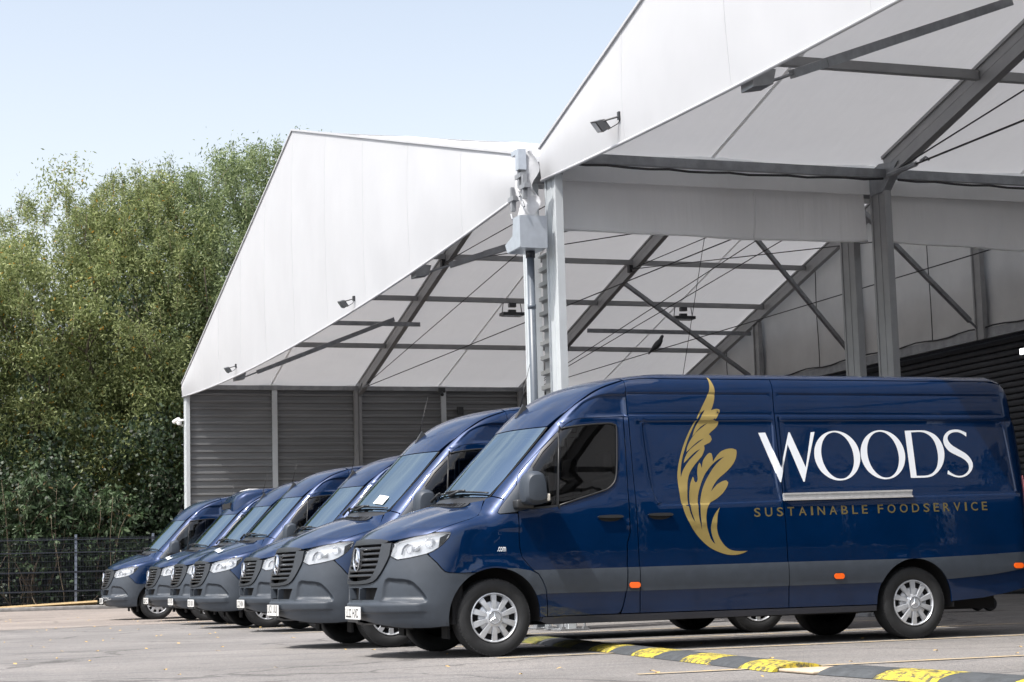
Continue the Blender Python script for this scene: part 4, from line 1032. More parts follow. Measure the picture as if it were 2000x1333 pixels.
def arc(yc, rr, a0, a1, n=24, zc=.36):
    return [(yc+rr*math.cos(R(a0+(a1-a0)*i/n)), zc+rr*math.sin(R(a0+(a1-a0)*i/n))) for i in range(n+1)]
def van_parts(root):
    def add(name, me, parent=root): return link(name, me, parent)
    def pair(name, dom, outline, m, parent=root, **kw):
        return [link(name, panel(name, dom, outline, m, mirror=mr, **kw), parent) for mr in (False, True)]
    out = {}
    # seam curves as surface points
    ap = np.array([(0.807,1.038,1.444),(0.824,1.292,1.71),(0.820,1.638,2.072),(0.825,1.838,2.25),(0.825,1.991,2.35),(0.818,2.152,2.439),(0.802,SEAMY,2.519)])
    apc = curvy(ap[:, 1:], 3, 90, False)                       # (y, z)
    apx = np.interp(apc[:, 0], ap[:, 1], ap[:, 0])
    ap3 = np.column_stack([apx, apc])
    edge_y = np.linspace(SEAMY, 6.55, 24)
    re_, _ = hit('top', np.column_stack([np.full(24, .80), edge_y]))      # roof edge of the cargo body
    # ---- bonnet
    hs = np.array([(0.773,0.983),(0.803,0.959),(0.880,0.895),(0.925,0.808),(0.940,0.685),(0.930,0.562),(0.908,0.466),(0.878,0.401),(0.835,0.345),(0.77,0.277),(0.711,0.225),(0.641,0.176),(0.533,0.119),(0.478,0.099)])
    fx = np.linspace(.44, -.44, 15); fy = .058+.085*np.abs(fx)**2*2.0+0*fx
    rear = [(x, .79+.31*abs(x)**2) for x in np.linspace(-.72, .72, 17)]
    ho = list(map(tuple, curvy(hs, 2, 60, False)))+[(a, b) for a, b in zip(fx, fy)]
    ho += [(-a, b) for a, b in curvy(hs, 2, 60, False)[::-1]]+rear
    def hdisp(uv):
        x = np.abs(uv[:, 0]); y = uv[:, 1]
        c = .62+.12*np.clip(y/.9, 0, 1)                       # raised outer crease of the bonnet
        return .010*sstep(1-np.abs(x-c)/.16)*sstep((y-.15)/.2)+.006*sstep((.5-x)/.25)*sstep((y-.2)/.3)
    out['bonnet'] = add('bonnet', panel('bonnet', 'top', ho, PAINT, step=.05, disp=hdisp, rim=.03))
    vent = curvy([(.02,.70),(.25,.705),(.45,.745),(.60,.83),(.63,.905),(.52,.87),(.30,.80),(.02,.775)], 3, 50)
    for mr in (False, True):
        v = add('bonnet_vent', panel('bonnet_vent', 'top', vent, DARKPLASTIC, step=.06, off=.012, rim=.012, gap=0, mirror=mr))
        sl_ = MB()
        for k in range(13):
            x = .07+.042*k; y0 = np.interp(x, [.02,.25,.45,.6,.63], [.70,.705,.745,.83,.9])+.008; y1 = np.interp(x, [.02,.3,.52,.63], [.775,.80,.87,.905])-.008
            if y1-y0 > .02:
                P, _ = surf('top', [(x, y0), (x, y1)], .014); sl_.bar(P[0], P[1], .012, .006)
        if mr: sl_.V = [(-a, b, c) for a, b, c in sl_.V]
        o_ = link('vent_slats', sl_.mesh('vent_slats', BLACK), v); o_['kind'] = 'stuff'
    # ---- headlamp outline and bumper
    HL = [(37.2,1.001),(37.4,1.034),(41,1.056),(43.7,1.066),(48.9,1.086),(53.9,1.100),(58.5,1.113),(63,1.122),(67.2,1.122),(67.7,1.111),(66.6,1.071),(63.9,1.019),(61.3,.979),(58.7,.952),(56,.933),(53.3,.922),(47.6,.903),(40.2,.888),(35.6,.922),(36.3,.952)]
    hl = curvy(HL, 2, 60)
    bse, _ = hit('side', [(.392,.929),(.42,.899),(.466,.849),(.503,.799),(.534,.769),(.575,.757),(.66,.752)])
    bsn = to_dom('nose', bse)
    a3, _ = hit('side', arc(FW, .43, 114, 190, 14)); a3n = to_dom('nose', a3)
    GO = [(0,.672),(9.8,.673),(20,.680),(25,.695),(28,.722),(31,.775),(32.9,.826),(34.6,.88),(35.8,.93),(36.2,.99),(36.3,1.042),(29.1,1.046)]
    right = GO[1:11]+[(36.9,1.036)]+[tuple(p) for p in hl[::-1] if 35.5 < p[0] < 56.3 and p[1] < 1.0]
    # bumper: right half then mirrored
    halfR = [(0,.672)]+GO[1:11]+[(36.7,1.034)]+[(36.9,1.001),(36.0,.952),(35.3,.921),(40.2,.884),(47.6,.899),(53.3,.918),(55.8,.930)]+[tuple(p) for p in bsn]+[tuple(p) for p in a3n]+[(62.5,.285),(57,.277),(50,.276),(40,.280),(30,.298),(18,.322),(8,.34),(0,.345)]
    halfL = [(-a, b) for a, b in halfR[1:-1]][::-1]
    bo = halfR+halfL
    intake = [(-28,.642),(28,.642),(24.5,.536),(-24.5,.536)]
    pk = curvy([(33.5,.708),(40.2,.713),(45.1,.706),(48.9,.686),(52,.637),(54.3,.585),(55.8,.54),(55.8,.519),(54.0,.510),(45,.519),(35.6,.525),(31,.527)], 3, 60)
    def bdisp(uv):
        q = np.column_stack([np.abs(uv[:, 0])*.0175, uv[:, 1]]); k = np.column_stack([pk[:, 0]*.0175, pk[:, 1]])
        i = inpoly(q, k); s = np.where(i, 1, -1)*dseg(q, k)
        d = -.034*sstep(s/.030+.35)*sstep((q[:, 0]-.50)/.16)
        d += .020*sstep((.508-q[:, 1])/.012)*sstep((q[:, 1]-.40)/.03)*sstep((1.0-q[:, 0])/.10)      # lower bumper band
        d -= .008*sstep((.905-q[:, 1]+.05*(q[:, 0]-.6))/.05)*0
        return d
    bcr = []
    for s in (1, -1):
        for k in (-.012, 0., .012): 
            z_ = inset_poly(np.column_stack([pk[:, 0]*.0175, pk[:, 1]]), k); z_ = np.vstack([z_, z_[:1]])/np.array([.0175, 1]); z_[:, 0] *= s; bcr.append(z_)
    for z_ in (.508, .502, .496, .43, .40): bcr.append([(-56, z_), (56, z_)])
    out['bumper'] = add('bumper', panel('bumper', 'nose', bo, PLASTIC, holes=[intake], step=.03, creases=bcr, disp=bdisp, rim=.03, gap=.002))
    # intake inside: dark recess with uprights
    for s in (-1, 1):
        P, n_ = surf('nose', [(s*10.5, .64), (s*9.3, .54)], -.01)
        mb = MB(); mb.bar(P[0], P[1], .035, .06, (0, 1, 0)); link('intake_bar', mb.mesh('intake_bar', PLASTIC), out['bumper'])
    # ---- grille
    gi = [(28.8,1.030),(28.4,.985),(27.5,.86),(25.5,.785),(22.5,.733),(18,.717),(9,.709),(0,.707)]
    gfull = lambda h: h+[(-a, b) for a, b in h[::-1] if a > 0]
    gout = [(36.3,1.040)]+[(a, b) for a, b in GO[10:0:-1]]+[(0,.672)]
    gr = add('grille', panel('grille', 'nose', gfull(gout), GRILLEGREY, holes=[gfull(gi)], step=.04, off=.016, rim=.05, gap=.003))
    out['grille'] = gr
    def slat(zc, h, thmax, proud, nm='slat', m=DARKPLASTIC):
        th = np.linspace(-thmax, thmax, 25)
        V = []; Fc = []
        rows = [(-.5*h, -.03), (-.5*h, proud*.6), (-.15*h, proud), (.5*h, proud*.35), (.5*h, -.03)]
        for dz, o in rows:
            P, n_ = surf('nose', np.column_stack([th, np.full(25, zc+dz)]), 0)
            nn = n_.copy(); nn[:, 2] = 0; nn /= np.linalg.norm(nn, axis=1, keepdims=True)
            V += list(P+nn*o)
        for r_ in range(len(rows)-1):
            for i in range(24): Fc.append((r_*25+i, r_*25+i+1, (r_+1)*25+i+1, (r_+1)*25+i))
        for e in (0, 24): Fc.append(tuple(r_*25+e for r_ in range(len(rows))))
        mb = MB(); mb.add(V, Fc); return mb.build(nm, m, gr, None, 'auto')
    for zc, h, tm in ((1.000,.026,28.3),(.952,.022,27.9),(.900,.026,27.6),(.852,.022,26.9),(.803,.026,25.6),(.757,.022,23.2)):
        slat(zc, h, tm, .010)
    st = MB()     # three-pointed star in a ring
    P0, n0 = surf('nose', [(0, .905)], .03)
    ring = MB(); tor = []; nR, nr = 40, 8
    for i in range(nR):
        for j in range(nr):
            a, b = 2*math.pi*i/nR, 2*math.pi*j/nr; rr = .104+.008*math.cos(b)
            tor.append((rr*math.sin(a), P0[0][1]-.012*math.sin(b), .905+rr*math.cos(a)))
    ring.add(tor, [(i*nr+j, ((i+1) % nR)*nr+j, ((i+1) % nR)*nr+(j+1) % nr, i*nr+(j+1) % nr) for i in range(nR) for j in range(nr)])
    def star(mb, c, r0, w, dep, ax):
        """three tapered, ridged arms"""
        for k in range(3):
            a = 2*math.pi*k/3; d = (math.sin(a), math.cos(a)); e = (d[1], -d[0])
            pts = [(d[0]*r0, d[1]*r0, 0), (e[0]*w-d[0]*w*.57, e[1]*w-d[1]*w*.57, 0), (-e[0]*w-d[0]*w*.57, -e[1]*w-d[1]*w*.57, 0), (0, 0, dep)]
            f = (lambda p: (c[0]+p[0], c[1]-p[2], c[2]+p[1])) if ax == 'y' else (lambda p: (c[0]+p[2], c[1]+p[0], c[2]+p[1]))
            mb.add([f(p) for p in pts], [(0, 1, 3), (0, 3, 2), (1, 2, 3)])
    star(ring, (0, P0[0][1]+.004, .905), .10, .020, .016, 'y')
    ring.build('emblem_star', CHROME, gr, None, 'auto')
    disc = MB(); disc.lathe([(0.001, 0), (.095, .004), (.096, .03)], 'y', 32)
    disc.V = [(x, P0[0][1]+.018+y, z+.905) for x, y, z in disc.V]
    disc.build('emblem_disc', DARKPLASTIC, gr, None, 'auto')
    lip = gfull([(36.2,1.046),(35.8,1.062),(28,1.066),(0,1.068)][::-1][::-1])
    lipo = [(33,1.046),(33.4,1.060),(27,1.074),(14,1.082),(0,1.086),(-14,1.082),(-27,1.074),(-33.4,1.060),(-33,1.046),(-27,1.034),(0,1.032),(27,1.034)]
    add('grille_top_lip', panel('grille_top_lip', 'nose', lipo, DARKPLASTIC, step=.04, off=.012, rim=.05, gap=0))
    # ---- headlamps
    for mr in (False, True):
        h = add('headlight', panel('headlight', 'nose', hl, LENSGLASS, step=.05, off=0.0, rim=0, gap=.003, mirror=mr))
        out.setdefault('headlight', h)
        link('lamp_body', panel('lamp_body', 'nose', hl, REFLECTOR, step=.05, off=-.045, rim=-.045, gap=.004, mirror=mr), h)
        for th, z, r_ in ((46.0, .992, .040), (56.8, 1.035, .042)):
            P, n_ = surf('nose', [(th, z)], -.036); n_ = Vector(n_[0]); n_.z *= .3; n_ = (n_+Vector((0, -.8, 0))).normalized()
            mb = MB(); mb.lathe([(.008, -.03), (r_*.55, -.022), (r_*.85, -.004), (r_, .012), (r_*1.1, .012), (r_*1.12, -.03)], 'z', 24)
            q = n_.to_track_quat('Z', 'Y')
            mb.V = [tuple(Vector(P[0])+q @ Vector(v)) for v in mb.V]
            if mr: mb.V = [(-a, b, c) for a, b, c in mb.V]
            mb.build('reflector_bowl', BOWL, h, None, 'auto')
        mb = MB(); P, n_ = surf('nose', [(41.6, .935), (42.0, .985), (43.2, 1.015), (45.4, 1.035)], -.020); P2, _ = surf('nose', [(42.5, .938), (42.9, .982), (44.0, 1.006), (45.6, 1.025)], -.026)
        mb.add(list(P)+list(P2), [(i, i+1, 5+i, 4+i) for i in range(3)])
        if mr: mb.V = [(-a, b, c) for a, b, c in mb.V]
        mb.build('lamp_surround', LAMPDARK, h)
        mb = MB()
        for k in range(5):
            P, n_ = surf('nose', [(48.5+k*.9, .965+.012*k), (52.0, .965+.012*k)], -.022); mb.bar(P[0], P[1], .02, .006)
        if mr: mb.V = [(-a, b, c) for a, b, c in mb.V]
        o_ = mb.build('lamp_fins', LAMPDARK, h); o_['kind'] = 'stuff'
        edge = MB()
        P, n_ = surf('nose', np.array(HL+[HL[0]]), -.004)
        edge.tube(P, .005, 5)
        if mr: edge.V = [(-a, b, c) for a, b, c in edge.V]
        edge.build('lamp_seal', DARKPLASTIC, h, None, True)
    # ---- wings
    hs3, _ = hit('top', [(0.803,0.959),(0.880,0.895),(0.925,0.808),(0.940,0.685),(0.930,0.562),(0.908,0.466)])
    wing = [tuple(p[1:]) for p in hs3]                        # bonnet seam, back to front
    wing += [(.47,1.127),(.53,1.124),(.585,1.121),(.600,1.111),(.580,1.071),(.53,1.017),(.482,.977),(.436,.950),(.400,.933)]
    wing += [(.42,.903),(.470,.852),(.507,.802),(.537,.772),(.575,.760),(.66,.755)]
    wing += arc(FW, .43, 113, -3, 28)
    wing += [(1.50,.343),(1.496,.474),(1.486,.546),(1.471,.6),(1.441,.667),(1.405,.725),(1.33,.80),(1.26,.88),(1.235,.98),(1.235,1.279),(1.066,1.274),(1.048,1.286),(1.07,1.325),(1.117,1.405),(1.045,1.440),(1.0,1.425)]
    fd = pair('wing', 'side', wing, PAINT, step=.045, disp=sdisp, creases=SC[-3:], rim=.02)
    out['wing'] = fd[0]
    # ---- cab side (screen pillar and roof side)
    cs = [(1.045,1.446)]+[tuple(p) for p in apc[1:]]+[(SEAMY,2.19),(SEAMY,2.169)]+[(2.338,2.169)]
    cs += [tuple(p) for p in curvy(G['doortop'], 2, 90, False)[::-1][1:]]+[(1.240,1.525),(1.07,1.329),(1.122,1.412)]
    cab = pair('cab_side', 'side', cs, PAINT, step=.05, disp=sdisp, creases=SC, rim=.02, edge_step=.05)
    # ---- front doors
    dr = [(1.246,1.535)]+[tuple(p) for p in curvy(G['doortop'], 2, 90, False)[1:]]
    dr += [(2.336,1.825),(DOORY,1.52),(2.322,1.082),(2.290,.984),(2.283,.717),(2.278,.596),(2.261,.505),(2.238,.415),(2.216,.36),(2.189,.345),(1.505,.343),(1.499,.474),(1.489,.546),(1.474,.6),(1.444,.667),(1.405,.725),(1.33,.80),(1.26,.88),(1.238,.98),(1.238,1.285),(1.238,1.520)]
    wopen = [(1.396,1.706)]+[(1.640,1.985),(1.70,2.045),(1.758,2.073),(1.954,2.098),(2.19,2.113),(2.25,2.098),(2.272,2.06),(2.257,1.825),(2.238,1.632),(2.205,1.543),(2.144,1.490),(2.092,1.469),(1.856,1.400),(1.63,1.335),(1.43,1.318),(1.368,1.313)]
    wo = curvy(wopen, 2, 60)
    dd = pair('front_door', 'side', dr, PAINT, holes=[wo], step=.055, disp=sdisp, creases=SC, rim=.018)
    out['door'] = dd[0]
    for k, d in enumerate(dd):
        mr = k == 1
        gg = curvy(G['glass'], 2, 70)
        link('window_seal', panel('window_seal', 'side', wo, DARKPLASTIC, holes=[gg, curvy(G['quarter'], 2, 50)], step=.08, off=-.004, rim=.02, gap=-.001, mirror=mr, disp=sdisp), d)
        link('door_window', panel('door_window', 'side', gg, SIDEGLASS, step=.1, off=-.014, rim=0, gap=-.004, mirror=mr), d)
        link('quarter_window', panel('quarter_window', 'side', curvy(G['quarter'], 2, 50), SIDEGLASS, step=.1, off=-.014, rim=0, gap=-.004, mirror=mr), d)
        rimp = MB(); P, _ = surf('side', np.vstack([inset_poly(gg, -.006), inset_poly(gg, -.006)[:1]]), .0)
        rimp.tube(P, .007, 6)
        if mr: rimp.V = [(-a, b, c) for a, b, c in rimp.V]
        rimp.build('glass_edge', DARKPLASTIC, d, None, True)
        link('mirror_triangle', panel('mirror_triangle', 'side', G['tri'], PLASTIC, step=.06, off=.006, rim=.02, gap=.002, mirror=mr), d)
        handle(d, 2.126, 1.229, mr)
    # ---- wing mirrors
    for mr in (False, True):
        mb = MB(); prof = [(1.235,1.375),(1.225,1.46),(1.232,1.555),(1.255,1.615),(1.30,1.645),(1.36,1.65),(1.41,1.63),(1.44,1.57),(1.448,1.50),(1.452,1.42),(1.44,1.365),(1.36,1.345),(1.29,1.35)]
        V = []; n = len(prof); cy, cz = 1.335, 1.50
        for x, s in ((1.03,.80),(1.045,.93),(1.09,1.0),(1.17,1.0),(1.225,.93),(1.255,.75),(1.262,.4)):
            V += [(x, cy+(y-cy)*s, cz+(z-cz)*s) for y, z in curvy(prof, 2, 90)]
        n = 2*n; k = 7
        Fc = [(i*n+j, i*n+(j+1) % n, (i+1)*n+(j+1) % n, (i+1)*n+j) for i in range(k-1) for j in range(n)]
        Fc += [tuple(range(n)), tuple((k-1)*n+j for j in range(n))]
        mb.add(V, Fc)
        if mr: mb.V = [(-a, b, c) for a, b, c in mb.V]
        mm = mb.build('wing_mirror', PLASTIC, root, None, 'auto')
        arm = MB(); arm.box((.955, 1.19, 1.318), (1.10, 1.36, 1.40)); me = arm.mesh('mirror_arm', DARKPLASTIC); rounded(me, .018)
        if mr: me.transform(Matrix.Scale(-1, 4, (1, 0, 0))); me.flip_normals()
        link('mirror_arm', me, mm)
        ind = MB(); ind.box((1.10, 1.432, 1.378), (1.245, 1.462, 1.445)); me = ind.mesh('mirror_indicator', mat("clear_indicator", (0.62, 0.58, 0.50), .2, 0, .6) if not bpy.data.materials.get("clear_indicator") else bpy.data.materials["clear_indicator"]); rounded(me, .010)
        if mr: me.transform(Matrix.Scale(-1, 4, (1, 0, 0))); me.flip_normals()
        link('mirror_indicator', me, mm)
        cover = MB(); cover.box((1.06, 1.449, 1.45), (1.24, 1.456, 1.60)); me = cover.mesh('mirror_glass', DARKPLASTIC)
        if mr: me.transform(Matrix.Scale(-1, 4, (1, 0, 0))); me.flip_normals()
        link('mirror_glass', me, mm)
    # ---- sliding door, rear side, pillar strip, sill
    bp = [(DOORY+.012,2.165),(SEAMY-.003,2.165),(SEAMY,1.8),(2.398,1.32),(2.403,.77),(2.412,.36),(2.205,.35),(2.232,.36),(2.25,.415),(2.272,.505),(2.288,.596),(2.295,.717),(2.301,.98),(2.332,1.075),(2.338,1.52),(2.345,1.825)]
    bp = [(2.343,2.165),(SEAMY-.002,2.165),(SEAMY+.002,1.8),(2.399,1.32),(2.406,.77),(2.41,.345),(2.222,.345),(2.246,.415),(2.268,.505),(2.283,.596),(2.289,.717),(2.296,.98),(2.328,1.075),(2.333,1.52),(2.341,1.825)]
    pair('door_pillar', 'side', bp, PAINT, step=.08, disp=sdisp, rim=.018)
    top1 = [tuple(p[1:]) for p in re_ if p[1] < SLIDEY-.02]
    sd = [(SEAMY+.004,2.19),(SEAMY,2.50)]+[(a, b) for a, b in top1]+[(SLIDEY,float(np.interp(SLIDEY, re_[:, 1], re_[:, 2]))),(3.919,2.173),(3.929,1.706),(3.931,1.337),(3.94,1.027),(3.948,.682),(3.95,.345),(2.414,.345),(2.41,.77),(2.401,1.322),(2.396,1.8)]
    ss = pair('sliding_door', 'side', sd, PAINT, step=.07, disp=sdisp, creases=SC, rim=.018)
    out['slide'] = ss[0]
    for k, d in enumerate(ss): handle(d, 2.628, 1.240, k == 1)
    top2 = [tuple(p[1:]) for p in re_ if p[1] > SLIDEY+.02]
    tl, _ = hit('side', [(6.60, z) for z in np.linspace(2.44, .46, 22)])
    rs = [(3.924,2.173),(SLIDEY+.004,float(np.interp(SLIDEY, re_[:, 1], re_[:, 2])))]+top2+[(6.59,2.52)]+[(6.60, float(z)) for z in np.linspace(2.44, .46, 22)]+[(6.35,.41),(6.1,.374),(5.76,.352)]
    rs += arc(RW, .415, -2, 182, 30)+[(4.90,.345),(3.955,.345),(3.953,.682),(3.945,1.027),(3.936,1.337),(3.934,1.706)]
    rr = pair('rear_side', 'side', rs, PAINT, step=.07, disp=sdisp, creases=SC, rim=.018)
    out['rear'] = rr[0]
    sillp = [(1.44,.30),(1.46,.338),(4.90,.338),(4.90,.285),(1.50,.272)]
    pair('sill', 'side', sillp, mat("sill_black", (.010, .013, .022), .4, 0, .5), step=.1, off=.004, rim=.05, gap=0)
    # ---- grey side mouldings, one per panel
    def mold(pts, par, k, name='side_moulding'):
        return link(name, panel(name, 'side', pts, PLASTIC, step=.09, off=.012, rim=.016, gap=.002, mirror=k == 1, disp=mdisp), par)
    def mdisp(uv):
        z = uv[:, 1]; return .008*sstep((z-.56)/.10)*sstep((.80-z)/.06)
    for k in (0, 1):
        mold(arc(FW, .430, 75, 24, 12)+[(1.44,.548),(1.487,.548),(1.474,.6),(1.444,.667),(1.405,.728),(1.33,.762),(1.2,.785),(1.115,.787)], fd[k], k)
        mold([(1.494,.548),(1.478,.604),(1.448,.671),(1.409,.732),(1.36,.762),(2.283,.766),(2.277,.596),(2.271,.548)], dd[k], k)
        mold([(2.276,.548),(2.283,.6),(2.290,.717),(2.290,.766),(2.405,.766),(2.408,.548)], root, k, 'pillar_moulding')
        mold([(2.413,.548),(2.411,.766),(3.945,.776),(3.948,.55)], ss[k], k)
        mold([(3.953,.55),(3.95,.776)]+[(RW+.415*math.cos(R(a)), .36+.415*math.sin(R(a))) for a in np.linspace(92, 152, 10)], rr[k], k)
        mold([(RW+.415*math.cos(R(a)), .36+.415*math.sin(R(a))) for a in np.linspace(30, 88, 10)]+[(5.5,.782),(6.0,.795),(6.59,.817),(6.59,.650),(6.2,.60),(5.75,.57)], rr[k], k)
        for y, z in ((2.35,.604),(4.482,.629),(6.50,.682)):
            q = [(y+(.028*np.sign(c_) if abs(c_) > .01 else 0)+.027*c_, z+.027*s_) for c_, s_ in [(math.cos(R(a)), math.sin(R(a))) for a in range(0, 360, 20)]]
            link('side_marker', panel('side_marker', 'side', q, ORANGE, step=.05, off=.030, rim=.02, gap=0, mirror=k == 1), root)
            q2 = inset_poly(q, -.006)
            link('marker_base', panel('marker_base', 'side', q2, DARKPLASTIC, step=.05, off=.024, rim=.02, gap=0, mirror=k == 1), root)
        rail = MB()
        for dz, o, h in ((.028, .016, .016), (0.0, .004, .05), (-.028, .016, .016)):
            P, _ = surf('side', [(3.928, 1.392+dz), (5.340, 1.410+dz)], o)
            rail.bar(P[0], P[1], .02, h)
        if k: rail.V = [(-a, b, c) for a, b, c in rail.V]
        rail.build('slide_rail', ALU, rr[k])
    # ---- dome over the screen, roof, tail
    wt = [(x, 2.527+.2*x*x) for x in np.linspace(-.765, .765, 21)]
    db, _ = hit('top', np.column_stack([np.linspace(.79, -.79, 19), np.full(19, SEAMY-.003)])); dbw = to_dom('ws', db)
    ar = to_dom('ws', ap3[9:-1])
    dome = wt+[tuple(p) for p in ar]+[tuple(p) for p in dbw]+[(-a, b) for a, b in ar[::-1]]
    out['dome'] = add('roof_dome', panel('roof_dome', 'ws', dome, PAINT, step=.06, rim=.02))
    rt = [(.795, y) for y in edge_y]+[(.70,6.60),(.3,6.63),(0,6.64),(-.3,6.63),(-.70,6.60)]+[(-.795, y) for y in edge_y[::-1]]
    rt = [(a, b+.003 if b < 2.4 else b) for a, b in rt]
    out['roof'] = add('roof', panel('roof', 'top', rt, PAINT, step=.1, rim=.02))
    # tail: two rear doors and a bumper
    zs = np.linspace(2.46, .60, 18); e_, _ = hit('side', np.column_stack([np.full(18, 6.603), zs])); th = to_dom('tail', e_)[:, 0]
    for mr in (False, True):
        q = [(.25, 2.47)]+[(t, z) for t, z in zip(th, zs)]+[(.25, .60)]
        d = add('rear_door', panel('rear_door', 'tail', q, PAINT, step=.09, rim=.02, mirror=mr))
        q = [(t-4.2, z) for t, z in zip(th, zs) if .95 < z < 1.62]; q += [(t-4.5, z) for t, z in q[::-1]]
        link('tail_light', panel('tail_light', 'tail', q, REDLENS, step=.08, off=.006, rim=.02, mirror=mr), d)
    tb = [(-47, .66), (47, .66), (47, .47), (-47, .47)]
    add('rear_bumper', panel('rear_bumper', 'tail', tb, PLASTIC, step=.08, off=.06, rim=.06))
    # ---- windscreen, wipers, scuttle
    wsb = [(x, 1.66+.15*x*x) for x in np.linspace(.78, -.78, 21)]
    wse = [(-.797,1.978),(-.79,2.281),(-.775,2.46)]
    wso = wsb+wse+[(x, 2.522+.2*x*x) for x in np.linspace(-.76, .76, 21)]+[(-a, b) for a, b in wse[::-1]]
    wsc = add('windscreen', panel('windscreen', 'ws', wso, WSGLASS, step=.09, off=-.003, rim=0, gap=.004)); out['windscreen'] = wsc
    inner = inset_poly(np.array(wso), .045)
    link('screen_border', panel('screen_border', 'ws', inset_poly(np.array(wso), -.006), mat("screen_frit", (.012, .012, .013), .6) if not bpy.data.materials.get("screen_frit") else bpy.data.materials["screen_frit"], holes=[inner], step=.08, off=-.012, rim=0, gap=0), wsc)
    sc_o = [(x, .775+.31*x*x) for x in np.linspace(-.76, .76, 15)]+[(x, .90+.33*x*x) for x in np.linspace(.76, -.76, 15)]
    add('scuttle', panel('scuttle', 'top', sc_o, DARKPLASTIC, step=.06, off=-.012, rim=.02, gap=0))
    for x0, x1 in ((-.10, .77), (-.72, .10)):
        q = [(x, 1.70+.15*x*x+.012*math.sin(math.pi*(x-x0)/(x1-x0))) for x in np.linspace(x0, x1, 14)]
        P, n_ = surf('ws', q, .016)
        mb = MB(); mb.tube(P, .009, 6); P2, _ = surf('ws', q, .034); mb.tube(P2[2:9], .010, 6)
        wi = mb.build('wiper', DARKPLASTIC, root, None, True)
        xm = (x0+x1)/2; Pa, _ = surf('ws', [(xm-.12, 1.655), (xm, 1.712+.15*xm*xm)], .034)
        mb = MB(); mb.tube([Pa[0], Pa[1]], [.016, .010], 6); mb.build('wiper_arm', DARKPLASTIC, wi, None, True)
    # ---- aerial
    P, n_ = surf('ws', [(.02, 2.72), (.02, 2.87)], 0); n_ = n_[0]
    mb = MB(); s_ = Vector(P[1])-Vector(P[0]); u_ = Vector(n_)
    a_, b_ = Vector(P[0]), Vector(P[1]); sd_ = Vector((1, 0, 0))
    mb.add([a_+sd_*.02, a_-sd_*.02, b_-sd_*.026, b_+sd_*.026, a_+u_*.012, b_+u_*.055+sd_*.016, b_+u_*.055-sd_*.016], [(0,1,2,3),(0,3,5,4),(1,4,6,2),(4,5,6),(3,2,6,5),(0,4,1)])
    an = mb.build('aerial', DARKPLASTIC, root)
    mb = MB(); t_ = b_+u_*.05-s_*.25; mb.tube([t_, t_+Vector((0, .04, .16)), t_+Vector((0, .11, .42))], [.006, .004, .0025], 6); mb.build('aerial_rod', DARKPLASTIC, an, None, True)
    # ---- inner shell, underbody and cab interior
    inn = [panel('x', 'side', [(.45,.80),(.5,1.08),(1.0,1.36),(1.05,1.25),(SEAMY,1.30),(SEAMY,2.1),(SEAMY+.1,2.45),(6.5,2.45),(6.55,.5),(5.8,.4)]+arc(RW, .43, 0, 180, 16)+[(4.85,.36),(1.5,.36)]+arc(FW, .445, 0, 128, 16), BLACK, step=.2, off=-.035, rim=0, gap=0, mirror=mr) for mr in (False, True)]
    inn += [panel('x', 'top', [(-.85,.34),(0,.13),(.85,.34),(.88,.7),(.78,.93),(0,.74),(-.78,.93),(-.88,.7)], BLACK, step=.15, off=-.05, rim=0, gap=0),
            panel('x', 'nose', [(-62,.31),(-30,.33),(30,.33),(62,.31),(60,.9),(36,1.04),(-36,1.04),(-60,.9)], BLACK, step=.12, off=-.075, rim=0, gap=0)]
    V = []; Fc = []
    for me in inn:
        b = len(V); V += [tuple(v.co) for v in me.vertices]; Fc += [tuple(i+b for i in p.vertices) for p in me.polygons]; bpy.data.meshes.remove(me)
    mb = MB(); mb.add(V, Fc)
    mb.box((-.55, .35, .26), (.55, 6.5, .40)); mb.box((-.92, 1.50, .27), (.92, 4.85, .34)); mb.box((-.85, 5.8, .40), (.85, 6.5, .48))
    mb.box((-.9, .62, .30), (-.60, .72, .75)); mb.box((.6, .62, .30), (.9, .72, .75)); mb.box((-.62,.4,.4),(.62,1.6,.8)); mb.box((-.6,4.7,.4),(.6,6.0,.75))
    mb.box((.62, .60, .17), (.80, .625, .36)); mb.box((-.80, .60, .17), (-.62, .625, .36))      # spoiler flaps before the front wheels
    mb.tube([(-.7, RW, .36), (.7, RW, .36)], .07, 10); mb.tube([(.3, 1.5, .30), (.3, 6.2, .30)], .04, 8)
    add('underbody', mb.mesh('underbody', BLACK))
    for yc in (FW, RW):
        for s in (1, -1):
            mb = MB(); A = arc(yc, .455, -8, 188, 20); n = len(A); V = [(s*.95, y, z) for y, z in A]+[(s*.52, y, z) for y, z in A]
            mb.add(V, [(i, i+1, n+i+1, n+i) for i in range(n-1)]+[tuple(range(n, 2*n))])
            add('wheel_arch_liner', mb.mesh('wheel_arch_liner', BLACK, True))
    mb = MB(); mb.prism([(.95,.8),(.98,1.30),(1.25,1.36),(1.50,1.34),(1.62,1.22),(1.66,1.0),(1.5,.8)], 0, -.88, .88); me = mb.mesh('dashboard', TRIM); add('dashboard', me)
    for x in (-.45, .45):
        mb = MB(); mb.prism([(1.75,.62),(1.72,.80),(2.20,.84),(2.24,.62)], 0, x-.26, x+.26); mb.prism([(2.12,.80),(2.26,1.62),(2.36,1.62),(2.30,.80)], 0, x-.25, x+.25)
        mb.prism([(2.25,1.66),(2.27,1.86),(2.35,1.86),(2.36,1.66)], 0, x-.13, x+.13)
        me = mb.mesh('seat', SEAT); rounded(me, .035, 2); add('seat', me)
    mb = MB(); nR, nr = 28, 6; tor = []
